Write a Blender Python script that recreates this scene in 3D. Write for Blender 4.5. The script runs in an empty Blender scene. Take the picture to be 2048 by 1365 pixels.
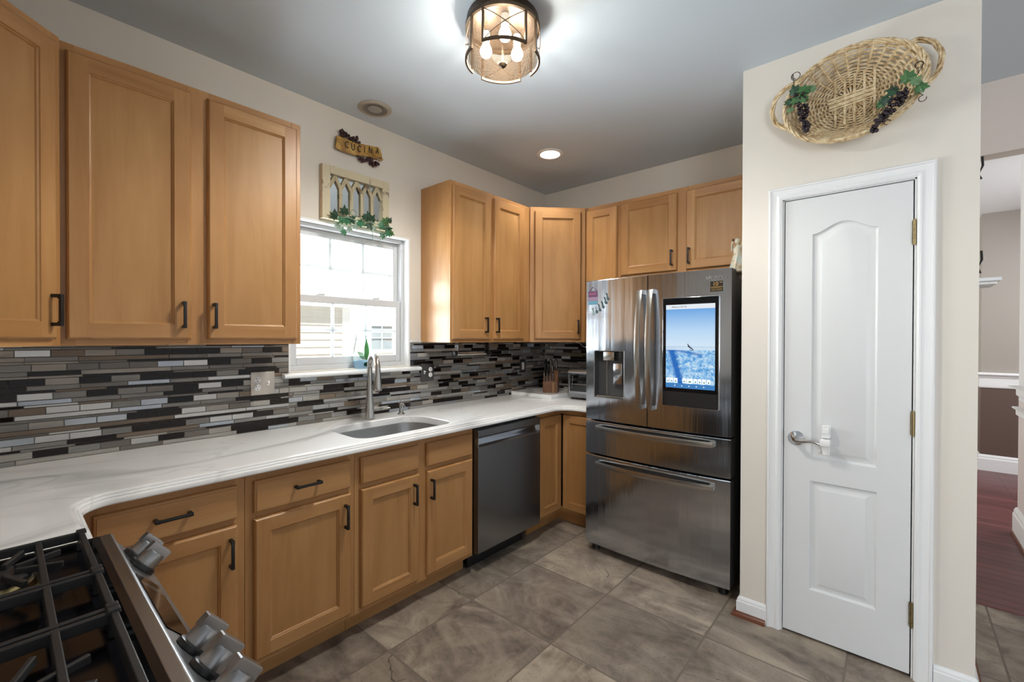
import bpy, bmesh, math, random
from mathutils import Vector, Matrix, noise as mnoise
rnd = random.Random(7)
scn = bpy.context.scene
C = scn.collection
PI = math.pi

# ------------------------------------------------------------------ camera, world, sun, exposure
def build_camera():
    f, yaw, pit, rol = 889.348, math.radians(40.98368), math.radians(-0.40346), math.radians(0.158772)
    fw = Vector((-math.sin(yaw)*math.cos(pit), math.cos(yaw)*math.cos(pit), math.sin(pit)))
    r = Vector((math.cos(yaw), math.sin(yaw), 0)); u = r.cross(fw)
    r2 = math.cos(rol)*r + math.sin(rol)*u; u2 = -math.sin(rol)*r + math.cos(rol)*u
    cam = bpy.data.cameras.new('camera'); ob = bpy.data.objects.new('camera', cam); C.objects.link(ob)
    m = Matrix((r2, u2, -fw)).transposed().to_4x4(); m.translation = Vector((2.51937, -3.37648, 1.40449))
    ob.matrix_world = m
    cam.sensor_fit = 'HORIZONTAL'; cam.sensor_width = 36.0; cam.lens = f*36/2048; cam.clip_start = 0.02
    scn.camera = ob
build_camera()

scn.view_settings.view_transform = 'Standard'; scn.view_settings.look = 'None'
scn.view_settings.gamma = 1; scn.view_settings.use_curve_mapping = False
scn.view_settings.exposure = 0.50

w = bpy.data.worlds.new('world'); scn.world = w; w.use_nodes = True
bgn = w.node_tree.nodes['Background']; bgn.inputs[0].default_value = (0.93, 0.97, 1.0, 1); bgn.inputs[1].default_value = 0.5

def lamp(name, kind, loc, energy, col=(1, 1, 1), **kw):
    l = bpy.data.lights.new(name, kind); l.energy = energy; l.color = col
    for k, v in kw.items():
        if k not in ('aim',): setattr(l, k, v)
    o = bpy.data.objects.new(name, l); o.location = loc; C.objects.link(o)
    if 'aim' in kw: o.rotation_euler = (Vector(kw['aim'])-Vector(loc)).to_track_quat('-Z', 'Y').to_euler()
    return o
lamp('sun', 'SUN', (3, 0, 6), 5.5, (1, .95, .87), angle=math.radians(1), aim=(0.0, 0.9, 0.9))
# daylight through the kitchen window, plus an unseen fill lamp added behind the camera
lamp('window_daylight', 'AREA', (-0.5, -1.94, 1.45), 95, (.88, .95, 1), shape='RECTANGLE', size=.9, size_y=1.0, aim=(1.0, -1.94, 2.0))
lamp('added_front_fill', 'AREA', (4.8, -6.6, 1.7), 108, (.90, .95, 1), shape='RECTANGLE', size=2.6, size_y=2.2, aim=(2.4, -.9, 1.5))
lamp('hall_daylight', 'AREA', (4.2, 1.9, 2.3), 36, (.97, .98, 1), shape='RECTANGLE', size=1.4, size_y=1.2, aim=(2.9, 2.2, .4))

# ------------------------------------------------------------------ materials
def nt(m): return m.node_tree.nodes, m.node_tree.links
def M(name, col, rough=.5, metal=0.0, **kw):
    m = bpy.data.materials.new(name); m.use_nodes = True
    b = m.node_tree.nodes['Principled BSDF']
    b.inputs['Base Color'].default_value = (*col, 1); b.inputs['Roughness'].default_value = rough
    b.inputs['Metallic'].default_value = metal
    for k, v in kw.items():
        b.inputs[k].default_value = v
    return m
def srgb(r, g, b):
    f = lambda c: (c/255/12.92) if c/255 <= .04045 else ((c/255+.055)/1.055)**2.4
    return (f(r), f(g), f(b))
def emis(name, col, s):
    m = bpy.data.materials.new(name); m.use_nodes = True; n, l = nt(m)
    n.remove(n['Principled BSDF']); e = n.new('ShaderNodeEmission')
    e.inputs[0].default_value = (*col, 1); e.inputs[1].default_value = s
    l.new(e.outputs[0], n['Material Output'].inputs[0]); return m
class G:                                   # small node-graph builder
    def __init__(s, m): s.n, s.l = nt(m); s.b = s.n['Principled BSDF']
    def new(s, t, **kw):
        x = s.n.new(t)
        for k, v in kw.items(): setattr(x, k, v)
        return x
    def put(s, sock, v):
        if hasattr(v, 'is_output') or isinstance(v, bpy.types.NodeSocket): s.l.new(v, sock)
        else: sock.default_value = v
    def math(s, op, a, b=None, c=None, clamp=False):
        x = s.new('ShaderNodeMath', operation=op, use_clamp=clamp); s.put(x.inputs[0], a)
        if b is not None: s.put(x.inputs[1], b)
        if c is not None: s.put(x.inputs[2], c)
        return x.outputs[0]
    def noise(s, vec, scale, detail=4, rough=.5, dist=0):
        x = s.new('ShaderNodeTexNoise'); s.l.new(vec, x.inputs['Vector'])
        x.inputs['Scale'].default_value = scale; x.inputs['Detail'].default_value = detail
        x.inputs['Roughness'].default_value = rough; x.inputs['Distortion'].default_value = dist
        return x.outputs['Fac']
    def ramp(s, fac, stops):
        x = s.new('ShaderNodeValToRGB'); s.put(x.inputs[0], fac); e = x.color_ramp.elements
        e[0].position, e[0].color = stops[0][0], (*stops[0][1], 1); e[1].position, e[1].color = stops[-1][0], (*stops[-1][1], 1)
        for p, c in stops[1:-1]: q = e.new(p); q.color = (*c, 1)
        return x.outputs[0]
    def mix(s, f, a, b, mode='MIX'):
        x = s.new('ShaderNodeMix', data_type='RGBA', blend_type=mode); s.put(x.inputs[0], f)
        for i, v in ((6, a), (7, b)):
            if isinstance(v, tuple): x.inputs[i].default_value = (*v, 1) if len(v) == 3 else v
            else: s.l.new(v, x.inputs[i])
        return x.outputs[2]
    def vmap(s, vec, scale=(1, 1, 1), loc=(0, 0, 0), rot=(0, 0, 0)):
        x = s.new('ShaderNodeMapping'); s.l.new(vec, x.inputs[0])
        x.inputs['Location'].default_value = loc; x.inputs['Scale'].default_value = scale; x.inputs['Rotation'].default_value = rot
        return x.outputs[0]
    def bump(s, h, strength, dist=.002):
        x = s.new('ShaderNodeBump'); x.inputs['Strength'].default_value = strength; x.inputs['Distance'].default_value = dist
        s.l.new(h, x.inputs['Height']); s.l.new(x.outputs[0], s.b.inputs['Normal'])
def objvec(g):
    tc = g.new('ShaderNodeTexCoord'); oi = g.new('ShaderNodeObjectInfo')
    a = g.new('ShaderNodeVectorMath', operation='ADD'); g.l.new(tc.outputs['Object'], a.inputs[0])
    cx = g.new('ShaderNodeCombineXYZ'); v = g.math('MULTIPLY', oi.outputs['Random'], 37.0)
    for i in range(3): g.l.new(v, cx.inputs[i])
    g.l.new(cx.outputs[0], a.inputs[1]); return a.outputs[0], oi.outputs['Random']

def wood(name, grain, base, dark, light, rough=.36, vary=.10):
    m = M(name, base, rough); g = G(m); v, rd = objvec(g)
    sc = [13, 13, 13]; sc[grain] = 1.1
    v1 = g.vmap(v, tuple(sc)); f1 = g.noise(v1, 1.0, 6, .62, .5)
    sc2 = [3.2, 3.2, 3.2]; sc2[grain] = .9
    f2 = g.noise(g.vmap(v, tuple(sc2)), 1.0, 3, .5, 1.4)
    sc3 = [120, 120, 120]; sc3[grain] = 5
    f3 = g.noise(g.vmap(v, tuple(sc3)), 1.0, 2, .5)
    c = g.ramp(f1, [(.28, dark), (.5, base), (.72, light)])
    c = g.mix(g.math('MULTIPLY', g.ramp(f2, [(.35, (0, 0, 0)), (.7, (1, 1, 1))]), .75), c, dark)
    c = g.mix(g.math('MULTIPLY', f3, .09), c, dark)
    hs = g.new('ShaderNodeHueSaturation'); g.l.new(c, hs.inputs['Color'])
    g.l.new(g.math('ADD', g.math('MULTIPLY', rd, vary), 1-vary/2), hs.inputs['Value'])
    g.l.new(hs.outputs[0], g.b.inputs['Base Color'])
    g.b.inputs['Specular IOR Level'].default_value = .45
    return m
WB, WD, WL = (.485, .252, .096), (.365, .170, .056), (.56, .322, .137)
m_wv = wood('maple_vertical', 2, WB, WD, WL)
m_wh = wood('maple_horizontal', 0, (.49, .256, .10), WD, WL)
m_wp = wood('maple_panel', 2, (.475, .250, .093), (.37, .180, .058), (.535, .298, .122), .4)
WOODS = [m_wv, m_wh, m_wp]

def paint(name, col, rough=.55, bump=.08):
    m = M(name, col, rough); g = G(m); tc = g.new('ShaderNodeTexCoord')
    g.bump(g.noise(tc.outputs['Object'], 260, 2), bump, .001); return m
m_wall = paint('cream_wall_paint', (.71, .665, .60))
m_ceil = paint('shade_tinted_ceiling_paint', (.60, .67, .745), .7)  # the ceiling's dim, cool light is put into this grey-blue colour
m_ceilw = paint('white_ceiling_paint', (.8, .81, .82), .7)
m_taupe = paint('taupe_wall_paint', (.35, .32, .285))
m_brown = paint('brown_wall_paint', (.115, .075, .06))
m_beige = paint('beige_header_paint', (.62, .55, .50))
m_trim = M('white_trim_paint', (.80, .81, .82), .32)
m_door = M('white_door_paint', (.70, .71, .72), .38)
def door_grain(m):
    g = G(m); tc = g.new('ShaderNodeTexCoord')
    g.bump(g.noise(g.vmap(tc.outputs['Object'], (60, 60, 4)), 1, 4, .6, .8), .12, .001)
door_grain(m_door)

def tile_floor():
    m = M('slate_look_tile', (.15, .12, .1), .42); g = G(m); tc = g.new('ShaderNodeTexCoord')
    T, X0, Y0 = .5173, .8062, -1.2074
    sep = g.new('ShaderNodeSeparateXYZ'); g.l.new(tc.outputs['Object'], sep.inputs[0])
    u = g.math('DIVIDE', g.math('SUBTRACT', sep.outputs[0], X0), T); v = g.math('DIVIDE', g.math('SUBTRACT', sep.outputs[1], Y0), T)
    cu, cv = g.math('FLOOR', u), g.math('FLOOR', v)
    cc = g.new('ShaderNodeCombineXYZ'); g.l.new(cu, cc.inputs[0]); g.l.new(cv, cc.inputs[1])
    wn = g.new('ShaderNodeTexWhiteNoise', noise_dimensions='3D'); g.l.new(cc.outputs[0], wn.inputs['Vector'])
    off = g.new('ShaderNodeVectorMath', operation='SCALE'); g.l.new(wn.outputs['Color'], off.inputs[0]); off.inputs['Scale'].default_value = 23
    vv = g.new('ShaderNodeVectorMath', operation='ADD'); g.l.new(tc.outputs['Object'], vv.inputs[0]); g.l.new(off.outputs[0], vv.inputs[1])
    V = vv.outputs[0]
    f1 = g.noise(g.vmap(V, (1, 1.8, 1), rot=(0, 0, .6)), 2.1, 9, .62, 1.6)
    f2 = g.noise(V, 11, 9, .72, .5); f3 = g.noise(V, 85, 3, .6); f4 = g.noise(g.vmap(V, (1.3, .8, 1), (4, 9, 0)), 2.6, 7, .58, .9)
    c = g.ramp(f1, [(.33, (.085, .062, .049)), (.45, (.165, .128, .102)), (.55, (.25, .20, .162)), (.68, (.40, .335, .262))])
    c = g.mix(g.ramp(f4, [(.50, (0, 0, 0)), (.60, (.42, .42, .42)), (.70, (.2, .2, .2))]), c, (.40, .335, .255))
    c = g.mix(g.ramp(f2, [(.40, (0, 0, 0)), (.70, (.5, .5, .5))]), c, (.36, .305, .245))
    c = g.mix(g.ramp(f3, [(.60, (0, 0, 0)), (.72, (.55, .55, .55))]), c, (.075, .056, .045))
    dm = g.new('ShaderNodeVectorMath', operation='ADD'); g.l.new(V, dm.inputs[0])
    nz = g.new('ShaderNodeTexNoise'); nz.inputs['Scale'].default_value = 5; nz.inputs['Detail'].default_value = 4; g.l.new(V, nz.inputs['Vector'])
    sc = g.new('ShaderNodeVectorMath', operation='SCALE'); g.l.new(nz.outputs['Color'], sc.inputs[0]); sc.inputs['Scale'].default_value = .10
    g.l.new(sc.outputs[0], dm.inputs[1])
    vo = g.new('ShaderNodeTexVoronoi', feature='DISTANCE_TO_EDGE'); vo.inputs['Scale'].default_value = 1.9; g.l.new(dm.outputs[0], vo.inputs['Vector'])
    cr = g.math('MULTIPLY', g.math('LESS_THAN', vo.outputs['Distance'], .0024), g.math('GREATER_THAN', f4, .575))
    c = g.mix(g.math('MULTIPLY', cr, .8), c, (.05, .038, .032))
    hs = g.new('ShaderNodeHueSaturation'); g.l.new(c, hs.inputs['Color']); g.l.new(g.math('ADD', g.math('MULTIPLY', wn.outputs['Value'], .60), .86), hs.inputs['Value'])
    def edge(x):
        fr = g.math('FRACT', x); return g.math('MINIMUM', fr, g.math('SUBTRACT', 1.0, fr))
    e = g.math('MINIMUM', edge(u), edge(v))
    gm = g.math('LESS_THAN', e, .0085)
    c = g.mix(gm, hs.outputs[0], (.165, .132, .105)); g.l.new(c, g.b.inputs['Base Color'])
    h = g.math('ADD', g.math('MULTIPLY', f2, .25), g.math('MULTIPLY', g.math('SUBTRACT', g.math('SUBTRACT', 1.0, gm), cr), .6))
    g.bump(h, .45, .004)
    g.l.new(g.math('ADD', g.math('MULTIPLY', f2, .25), .34), g.b.inputs['Roughness'])
    return m
m_tile = tile_floor()
def hall_wood():
    m = M('cherry_plank_floor', (.07, .02, .018), .33); g = G(m); tc = g.new('ShaderNodeTexCoord')
    b = g.new('ShaderNodeTexBrick'); g.l.new(tc.outputs['Object'], b.inputs['Vector'])
    b.inputs['Color1'].default_value = (.17, .055, .055, 1); b.inputs['Color2'].default_value = (.085, .026, .028, 1); b.inputs['Mortar'].default_value = (.012, .005, .005, 1)
    b.inputs['Scale'].default_value = 1; b.inputs['Brick Width'].default_value = 1.1; b.inputs['Row Height'].default_value = .083; b.inputs['Mortar Size'].default_value = .0045
    f = g.noise(g.vmap(tc.outputs['Object'], (2, 30, 1)), 1, 5, .6)
    c = g.mix(g.math('MULTIPLY', f, .5), b.outputs['Color'], (.14, .05, .048)); g.l.new(c, g.b.inputs['Base Color'])
    g.bump(b.outputs['Fac'], -.5, .003); g.b.inputs['Specular IOR Level'].default_value = .35; return m
m_hallwood = hall_wood()
def quartz():
    m = M('white_veined_quartz', (.86, .86, .86), .16); g = G(m); tc = g.new('ShaderNodeTexCoord'); V = tc.outputs['Object']
    def vein(scale, dist, width, seed, st, rot):
        f = g.noise(g.vmap(V, st, (seed, seed*.7, 0), (0, 0, rot)), scale, 2, .45, dist)
        d = g.math('ABSOLUTE', g.math('SUBTRACT', f, .5))
        return g.math('SUBTRACT', 1.0, g.math('DIVIDE', d, width), clamp=True)
    v1 = vein(1.0, .7, .034, 3.1, (1.5, .62, 1), .35); v2 = vein(1.5, 1.0, .010, 8.4, (1.6, .6, 1), -.25)
    mk = g.ramp(g.noise(g.vmap(V, (1, 1, 1), (5, 2, 0)), 1.1, 1), [(.40, (0, 0, 0)), (.56, (1, 1, 1))])
    f = g.math('ADD', g.math('MULTIPLY', g.math('MULTIPLY', g.math('POWER', v1, .7), mk), .58), g.math('MULTIPLY', v2, .2), clamp=True)
    cl = g.noise(V, 2.2, 3); c = g.mix(g.math('MULTIPLY', cl, .12), (.93, .93, .935), (.78, .79, .81))
    c = g.mix(f, c, (.36, .365, .38)); g.l.new(c, g.b.inputs['Base Color']); return m
m_quartz = quartz()

def brushed(name, col, rough=.26, scl=(2, 2, 320), bump=.06, aniso=.75):
    m = M(name, col, rough, 1.0); g = G(m); tc = g.new('ShaderNodeTexCoord')
    f = g.noise(g.vmap(tc.outputs['Object'], scl), 1, 3, .6)
    tg = g.new('ShaderNodeTangent', direction_type='RADIAL', axis='Z'); g.l.new(tg.outputs[0], g.b.inputs['Tangent'])
    g.b.inputs['Anisotropic'].default_value = aniso; g.b.inputs['Anisotropic Rotation'].default_value = 0.0
    return m
m_steel = brushed('brushed_stainless', (.50, .54, .60), .14, aniso=.8)
g_ = G(m_steel); t_c = g_.new('ShaderNodeTexCoord'); g_.bump(g_.noise(g_.vmap(t_c.outputs['Object'], (12, 12, .4)), 1, 3, .55), .30, .012)
m_steeld = brushed('dark_brushed_stainless', (.27, .275, .285), .3)
m_nickel = M('brushed_nickel', (.52, .51, .49), .24, 1)
m_sinkst = M('satin_sink_steel', (.42, .42, .42), .3, 1)
m_chrome = M('polished_chrome', (.66, .66, .67), .07, 1)
m_black = M('matte_black_metal', (.008, .008, .009), .38)
m_dark = M('black_plastic', (.012, .012, .013), .35)
m_sideg = M('dark_grey_enamel', (.035, .036, .038), .4)
m_glassblk = M('black_screen_glass', (.006, .006, .007), .06); m_glassblk.node_tree.nodes['Principled BSDF'].inputs['Specular IOR Level'].default_value = .25
m_knob = M('dark_satin_knob_metal', (.34, .34, .35), .32, 1)
m_brass = M('antique_brass', (.30, .235, .12), .35, 1)
m_bronze = M('oil_rubbed_bronze', (.085, .055, .033), .38, .7)
m_white = M('white_plastic', (.82, .82, .82), .35)
m_iron = M('cast_iron', (.016, .016, .018), .5)
m_enamel = M('black_cooktop_enamel', (.006, .006, .008), .16); m_enamel.node_tree.nodes['Principled BSDF'].inputs['Specular IOR Level'].default_value = .22
m_rsteel = brushed('range_stainless', (.30, .305, .315), .36, aniso=.3)
m_cherry = M('cherry_shoe_moulding', (.15, .05, .025), .35)
def glass_mix(name, tint, gloss=.12, rough=.02, noise=False):
    m = bpy.data.materials.new(name); m.use_nodes = True; n, l = nt(m); n.remove(n['Principled BSDF'])
    t = n.new('ShaderNodeBsdfTransparent'); t.inputs[0].default_value = (*tint, 1)
    s = n.new('ShaderNodeBsdfGlossy'); s.inputs['Roughness'].default_value = rough
    mx = n.new('ShaderNodeMixShader'); mx.inputs[0].default_value = gloss
    lw = n.new('ShaderNodeLayerWeight'); lw.inputs[0].default_value = .35
    mm = n.new('ShaderNodeMath'); mm.operation = 'MULTIPLY_ADD'; l.new(lw.outputs['Fresnel'], mm.inputs[0]); mm.inputs[1].default_value = .7; mm.inputs[2].default_value = gloss*.4
    l.new(mm.outputs[0], mx.inputs[0])
    if noise:
        tc = n.new('ShaderNodeTexCoord'); vo = n.new('ShaderNodeTexVoronoi'); vo.inputs['Scale'].default_value = 95
        l.new(tc.outputs['Object'], vo.inputs['Vector'])
        bp = n.new('ShaderNodeBump'); bp.inputs['Strength'].default_value = .6; bp.inputs['Distance'].default_value = .004
        l.new(vo.outputs['Distance'], bp.inputs['Height']); l.new(bp.outputs[0], s.inputs['Normal'])
        cr = n.new('ShaderNodeValToRGB'); l.new(vo.outputs['Distance'], cr.inputs[0])
        cr.color_ramp.elements[0].position = .12; cr.color_ramp.elements[0].color = (tint[0]*.75, tint[1]*.66, tint[2]*.5, 1)
        cr.color_ramp.elements[1].position = .3; cr.color_ramp.elements[1].color = (*tint, 1); l.new(cr.outputs[0], t.inputs[0])
    l.new(t.outputs[0], mx.inputs[1]); l.new(s.outputs[0], mx.inputs[2]); l.new(mx.outputs[0], n['Material Output'].inputs[0])
    return m
m_pane = glass_mix('clear_window_glass', (.97, .985, .98), .05)
m_seeded = glass_mix('seeded_amber_glass', (.99, .94, .85), .2, .08, True)
m_vase = glass_mix('clear_vase_glass', (.95, .97, .98), .04)
m_oven = glass_mix('smoked_oven_glass', (.30, .36, .38), .2)
m_mirror = M('mirror_glass', (.75, .79, .80), .12, 1)
# ------------------------------------------------------------------ mesh helpers
def BM(): return bmesh.new()
def box(bm, x0, y0, z0, x1, y1, z1, mi=0):
    v = [bm.verts.new(p) for p in ((x0, y0, z0), (x1, y0, z0), (x1, y1, z0), (x0, y1, z0), (x0, y0, z1), (x1, y0, z1), (x1, y1, z1), (x0, y1, z1))]
    for f in ((3, 2, 1, 0), (4, 5, 6, 7), (0, 1, 5, 4), (1, 2, 6, 5), (2, 3, 7, 6), (3, 0, 4, 7)):
        bm.faces.new([v[i] for i in f]).material_index = mi
def cbox(bm, x0, y0, z0, x1, y1, z1, b=.004, mi=0):          # box with chamfered edges
    n0 = len(bm.faces); t = BM(); box(t, x0, y0, z0, x1, y1, z1)
    bmesh.ops.bevel(t, geom=t.edges[:], offset=b, segments=2, profile=.5, affect='EDGES')
    for f in t.faces: f.material_index = mi
    add(bm, t)
def add(bm, t, mat=None):
    if mat is not None: t.transform(mat)
    me = bpy.data.meshes.new('tmp'); t.to_mesh(me); t.free(); bm.from_mesh(me); bpy.data.meshes.remove(me)
def quad(bm, pts, mi=0):
    f = bm.faces.new([bm.verts.new(p) for p in pts]); f.material_index = mi; return f
def loft(bm, rings, closed=True, cap0=False, cap1=False, mi=0, loop=False):
    V = [[bm.verts.new(p) for p in r] for r in rings]; n = len(V[0])
    pairs = list(zip(V[:-1], V[1:])) + ([(V[-1], V[0])] if loop else [])
    for a, b in pairs:
        for i in range(n if closed else n-1):
            j = (i+1) % n
            try: bm.faces.new((a[i], a[j], b[j], b[i])).material_index = mi
            except ValueError: pass
    if cap0: bm.faces.new(V[0][::-1]).material_index = mi
    if cap1: bm.faces.new(V[-1]).material_index = mi
    return V
def frame_of(d):
    d = d.normalized(); a = Vector((0, 0, 1)) if abs(d.z) < .9 else Vector((1, 0, 0))
    u = d.cross(a).normalized(); return u, d.cross(u)
def tube(bm, pts, r, n=8, closed=False, mi=0, caps=True, sx=1.0, up=None):
    P = [Vector(p) for p in pts]; N = len(P); rr = r if hasattr(r, '__len__') else [r]*N
    rings = []; u = None
    for i, p in enumerate(P):
        a = P[i-1] if (i or closed) else P[i]; b = P[(i+1) % N] if (i < N-1 or closed) else P[i]
        d = (b-a).normalized()
        if up is not None:
            u = d.cross(Vector(up)).normalized(); v = u.cross(d)
        elif u is None: u, v = frame_of(d)
        else:
            u = (u - d*u.dot(d)).normalized(); v = d.cross(u)
        rings.append([p + rr[i]*(math.cos(2*PI*k/n)*u*sx + math.sin(2*PI*k/n)*v) for k in range(n)])
    loft(bm, rings, True, caps and not closed, caps and not closed, mi, loop=closed)
def cyl(bm, p0, p1, r0, r1=None, n=20, mi=0, caps=True):
    p0, p1 = Vector(p0), Vector(p1); u, v = frame_of(p1-p0); r1 = r0 if r1 is None else r1
    loft(bm, [[p+r*(math.cos(2*PI*k/n)*u+math.sin(2*PI*k/n)*v) for k in range(n)] for p, r in ((p0, r0), (p1, r1))], True, caps, caps, mi)
def lathe(bm, prof, c=(0, 0, 0), n=28, mi=0, axis=(0, 0, 1), cap0=False, cap1=False):
    ax = Vector(axis).normalized(); u, v = frame_of(ax); c = Vector(c)
    loft(bm, [[c+ax*z+max(r, 1e-5)*(math.cos(2*PI*k/n)*u+math.sin(2*PI*k/n)*v) for k in range(n)] for r, z in prof], True, cap0, cap1, mi)
def ball(bm, c, r, seg=10, mi=0, s=(1, 1, 1)):
    t = BM(); bmesh.ops.create_uvsphere(t, u_segments=seg, v_segments=max(5, seg*2//3), radius=r)
    for f in t.faces: f.material_index = mi
    add(bm, t, Matrix.Translation(c) @ Matrix.Diagonal((*s, 1)))
def prism(bm, poly, axis, a, b, mi=0):                      # polygon (2-D) extruded along axis
    def p3(p, t):
        return {'x': (t, p[0], p[1]), 'y': (p[0], t, p[1]), 'z': (p[0], p[1], t)}[axis]
    loft(bm, [[p3(p, a) for p in poly], [p3(p, b) for p in poly]], True, True, True, mi)
def finish(bm, name, mats, smooth=None, bevel=0, seg=2):
    bmesh.ops.recalc_face_normals(bm, faces=bm.faces[:])
    me = bpy.data.meshes.new(name); bm.to_mesh(me); bm.free()
    for m in (mats if isinstance(mats, (list, tuple)) else [mats]): me.materials.append(m)
    if smooth is not None:
        me.polygons.foreach_set('use_smooth', [True]*len(me.polygons)); me.set_sharp_from_angle(angle=math.radians(smooth))
    o = bpy.data.objects.new(name, me); C.objects.link(o)
    if bevel:
        md = o.modifiers.new('bevel', 'BEVEL'); md.width = bevel; md.segments = seg; md.limit_method = 'ANGLE'; md.angle_limit = math.radians(40)
    return o
def tag(o, label, cat, group=None):
    o['label'] = label; o['category'] = cat
    if group: o['group'] = group
    return o
def thing(name, label, cat, loc=(0, 0, 0), rz=0.0, group=None):
    o = bpy.data.objects.new(name, None); C.objects.link(o); o.empty_display_size = .05
    o.location = loc; o.rotation_euler = (0, 0, rz); return tag(o, label, cat, group)
def part(name, bm, mats, parent, smooth=None, bevel=0, loc=None, label=None, world=False, seg=2):
    if world: bm.transform((Matrix.Translation(parent.location) @ parent.rotation_euler.to_matrix().to_4x4()).inverted())
    o = finish(bm, name, mats, smooth, bevel, seg); o.parent = parent
    if loc is not None: o.location = loc
    if label: o['label'] = label
    return o
def single(name, bm, mats, label, cat, loc=None, smooth=None, bevel=0, group=None):
    if loc is not None: bm.transform(Matrix.Translation(-Vector(loc)))
    o = finish(bm, name, mats, smooth, bevel); o.location = loc or (0, 0, 0); return tag(o, label, cat, group)
def struct(name, bm, mats, label=None, smooth=None, bevel=0, parent=None):
    o = finish(bm, name, mats, smooth, bevel)
    if parent is not None: o.parent = parent
    else: o['kind'] = 'structure'
    if label: o['label'] = label
    return o
def sub(name, src_mesh, parent, loc, mats=None):            # a part that shares mesh data
    o = bpy.data.objects.new(name, src_mesh); C.objects.link(o); o.parent = parent; o.location = loc; return o
def text_bm(body, size, ext=.0006, align='CENTER', sx=1.0, shear=0.0, off=0.0):
    cu = bpy.data.curves.new('t', 'FONT'); cu.body = body; cu.size = size; cu.extrude = ext; cu.align_x = align; cu.align_y = 'CENTER'; cu.shear = shear; cu.offset = off
    o = bpy.data.objects.new('t', cu); C.objects.link(o)
    dg = bpy.context.evaluated_depsgraph_get(); dg.update()
    me = bpy.data.meshes.new_from_object(o.evaluated_get(dg)); bpy.data.objects.remove(o); bpy.data.curves.remove(cu)
    bm = BM(); bm.from_mesh(me); bpy.data.meshes.remove(me)
    if sx != 1: bm.transform(Matrix.Diagonal((sx, 1, 1, 1)))
    return bm
STAND = Matrix.Rotation(PI/2, 4, 'X')                       # text lying in XY -> standing, read from -Y
CR = WOODS

# ------------------------------------------------------------------ room shell
H = 2.753; PX0, PX1, PY = 1.919, 2.752, -.911
bm = BM(); quad(bm, [(0, -7, 0), (7, -7, 0), (7, .03, 0), (0, .03, 0)]); struct('floor', bm, m_tile, 'large slate-look tiles laid square to the cabinets')
bm = BM(); quad(bm, [(1.9, .03, .002), (7, .03, .002), (7, 6, .002), (1.9, 6, .002)]); struct('floor_hall', bm, m_hallwood, 'dark cherry plank floor beyond the tiles')
bm = BM(); box(bm, 2.752, .018, 0, 7, .042, .0045); struct('trim_1', bm, m_hallwood, 'flat wood threshold between tile and planks')
bm = BM(); box(bm, -.15, -7, H, 7, .14, H+.12); struct('ceiling', bm, m_ceil)
bm = BM(); box(bm, 1.9, .14, 2.747, 7, 6, H+.1); struct('ceiling_hall', bm, m_ceilw)
# window wall with its opening
WY0, WY1, WZ0, WZ1 = -2.342, -1.54, 1.213, 2.081
bm = BM()
box(bm, -.15, -4.1, 0, 0, WY0, H); box(bm, -.15, WY1, 0, 0, .14, H); box(bm, -.15, WY0, 0, 0, WY1, WZ0); box(bm, -.15, WY0, WZ1, 0, WY1, H)
struct('wall_window', bm, m_wall)
bm = BM(); box(bm, 0, 0, 0, 2.752, .14, H); struct('wall_back', bm, m_wall)
bm = BM(); box(bm, 0, -4.1, 0, 3.3, -3.876, H); struct('wall_left', bm, m_wall)
# pantry closet: front wall with a door opening, and side walls
DX0, DX1, DZ1 = 2.098, 2.573, 2.068
bm = BM()
box(bm, PX0, PY, 0, DX0, PY+.11, H); box(bm, DX1, PY, 0, PX1, PY+.11, H); box(bm, DX0, PY, DZ1, DX1, PY+.11, H)
struct('wall_pantry_front', bm, m_wall)
bm = BM(); box(bm, PX0, PY+.11, 0, PX0+.1, 0, H); struct('wall_pantry_left', bm, m_wall)
bm = BM(); box(bm, PX1-.1, PY+.11, 0, PX1, 0, H); struct('wall_pantry_right', bm, m_wall)
bm = BM(); box(bm, 3.5, .032, 0, 7, .14, 2.375); struct('wall_right', bm, m_wall, 'cream wall closing the hall opening on its right')
bm = BM(); box(bm, 2.752, .03, 2.375, 7, .14, H); struct('wall_header', bm, m_beige, 'beige header above the hall opening')
# hall block walls: taupe above a chair rail, brown below
bm = BM(); box(bm, 3.19, 3.53, .0, 7, 5.8, .97, 1); box(bm, 3.19, 3.53, .97, 7, 5.8, 2.747, 0); struct('wall_hall_far', bm, [m_taupe, m_brown])
bm = BM(); box(bm, 3.172, .142, 0, 3.5, 1.4, .97, 1); box(bm, 3.172, .142, .97, 3.5, 1.4, 2.7, 0); struct('wall_hall_right', bm, [m_trim, paint('pale_rose_paint', (.62, .55, .53))])
bm = BM(); box(bm, .2, 6, 0, 7, 6.1, 2.75); struct('wall_hall_end', bm, m_wall)
def rail_prof(z0, z1, d):                                   # chair-rail section (depth, z)
    h = z1-z0; return [(0, z0), (.008, z0), (.012, z0+.1*h), (.012, z0+.62*h), (.020, z0+.70*h), (.026, z0+.80*h), (d, z0+.86*h), (d, z0+.94*h), (d-.008, z1), (0, z1)]
def base_prof(h, d): return [(0, 0), (d, 0), (d, h*.74), (d*.75, h*.80), (d*.72, h*.88), (d*.4, h*.97), (0, h)]
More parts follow.
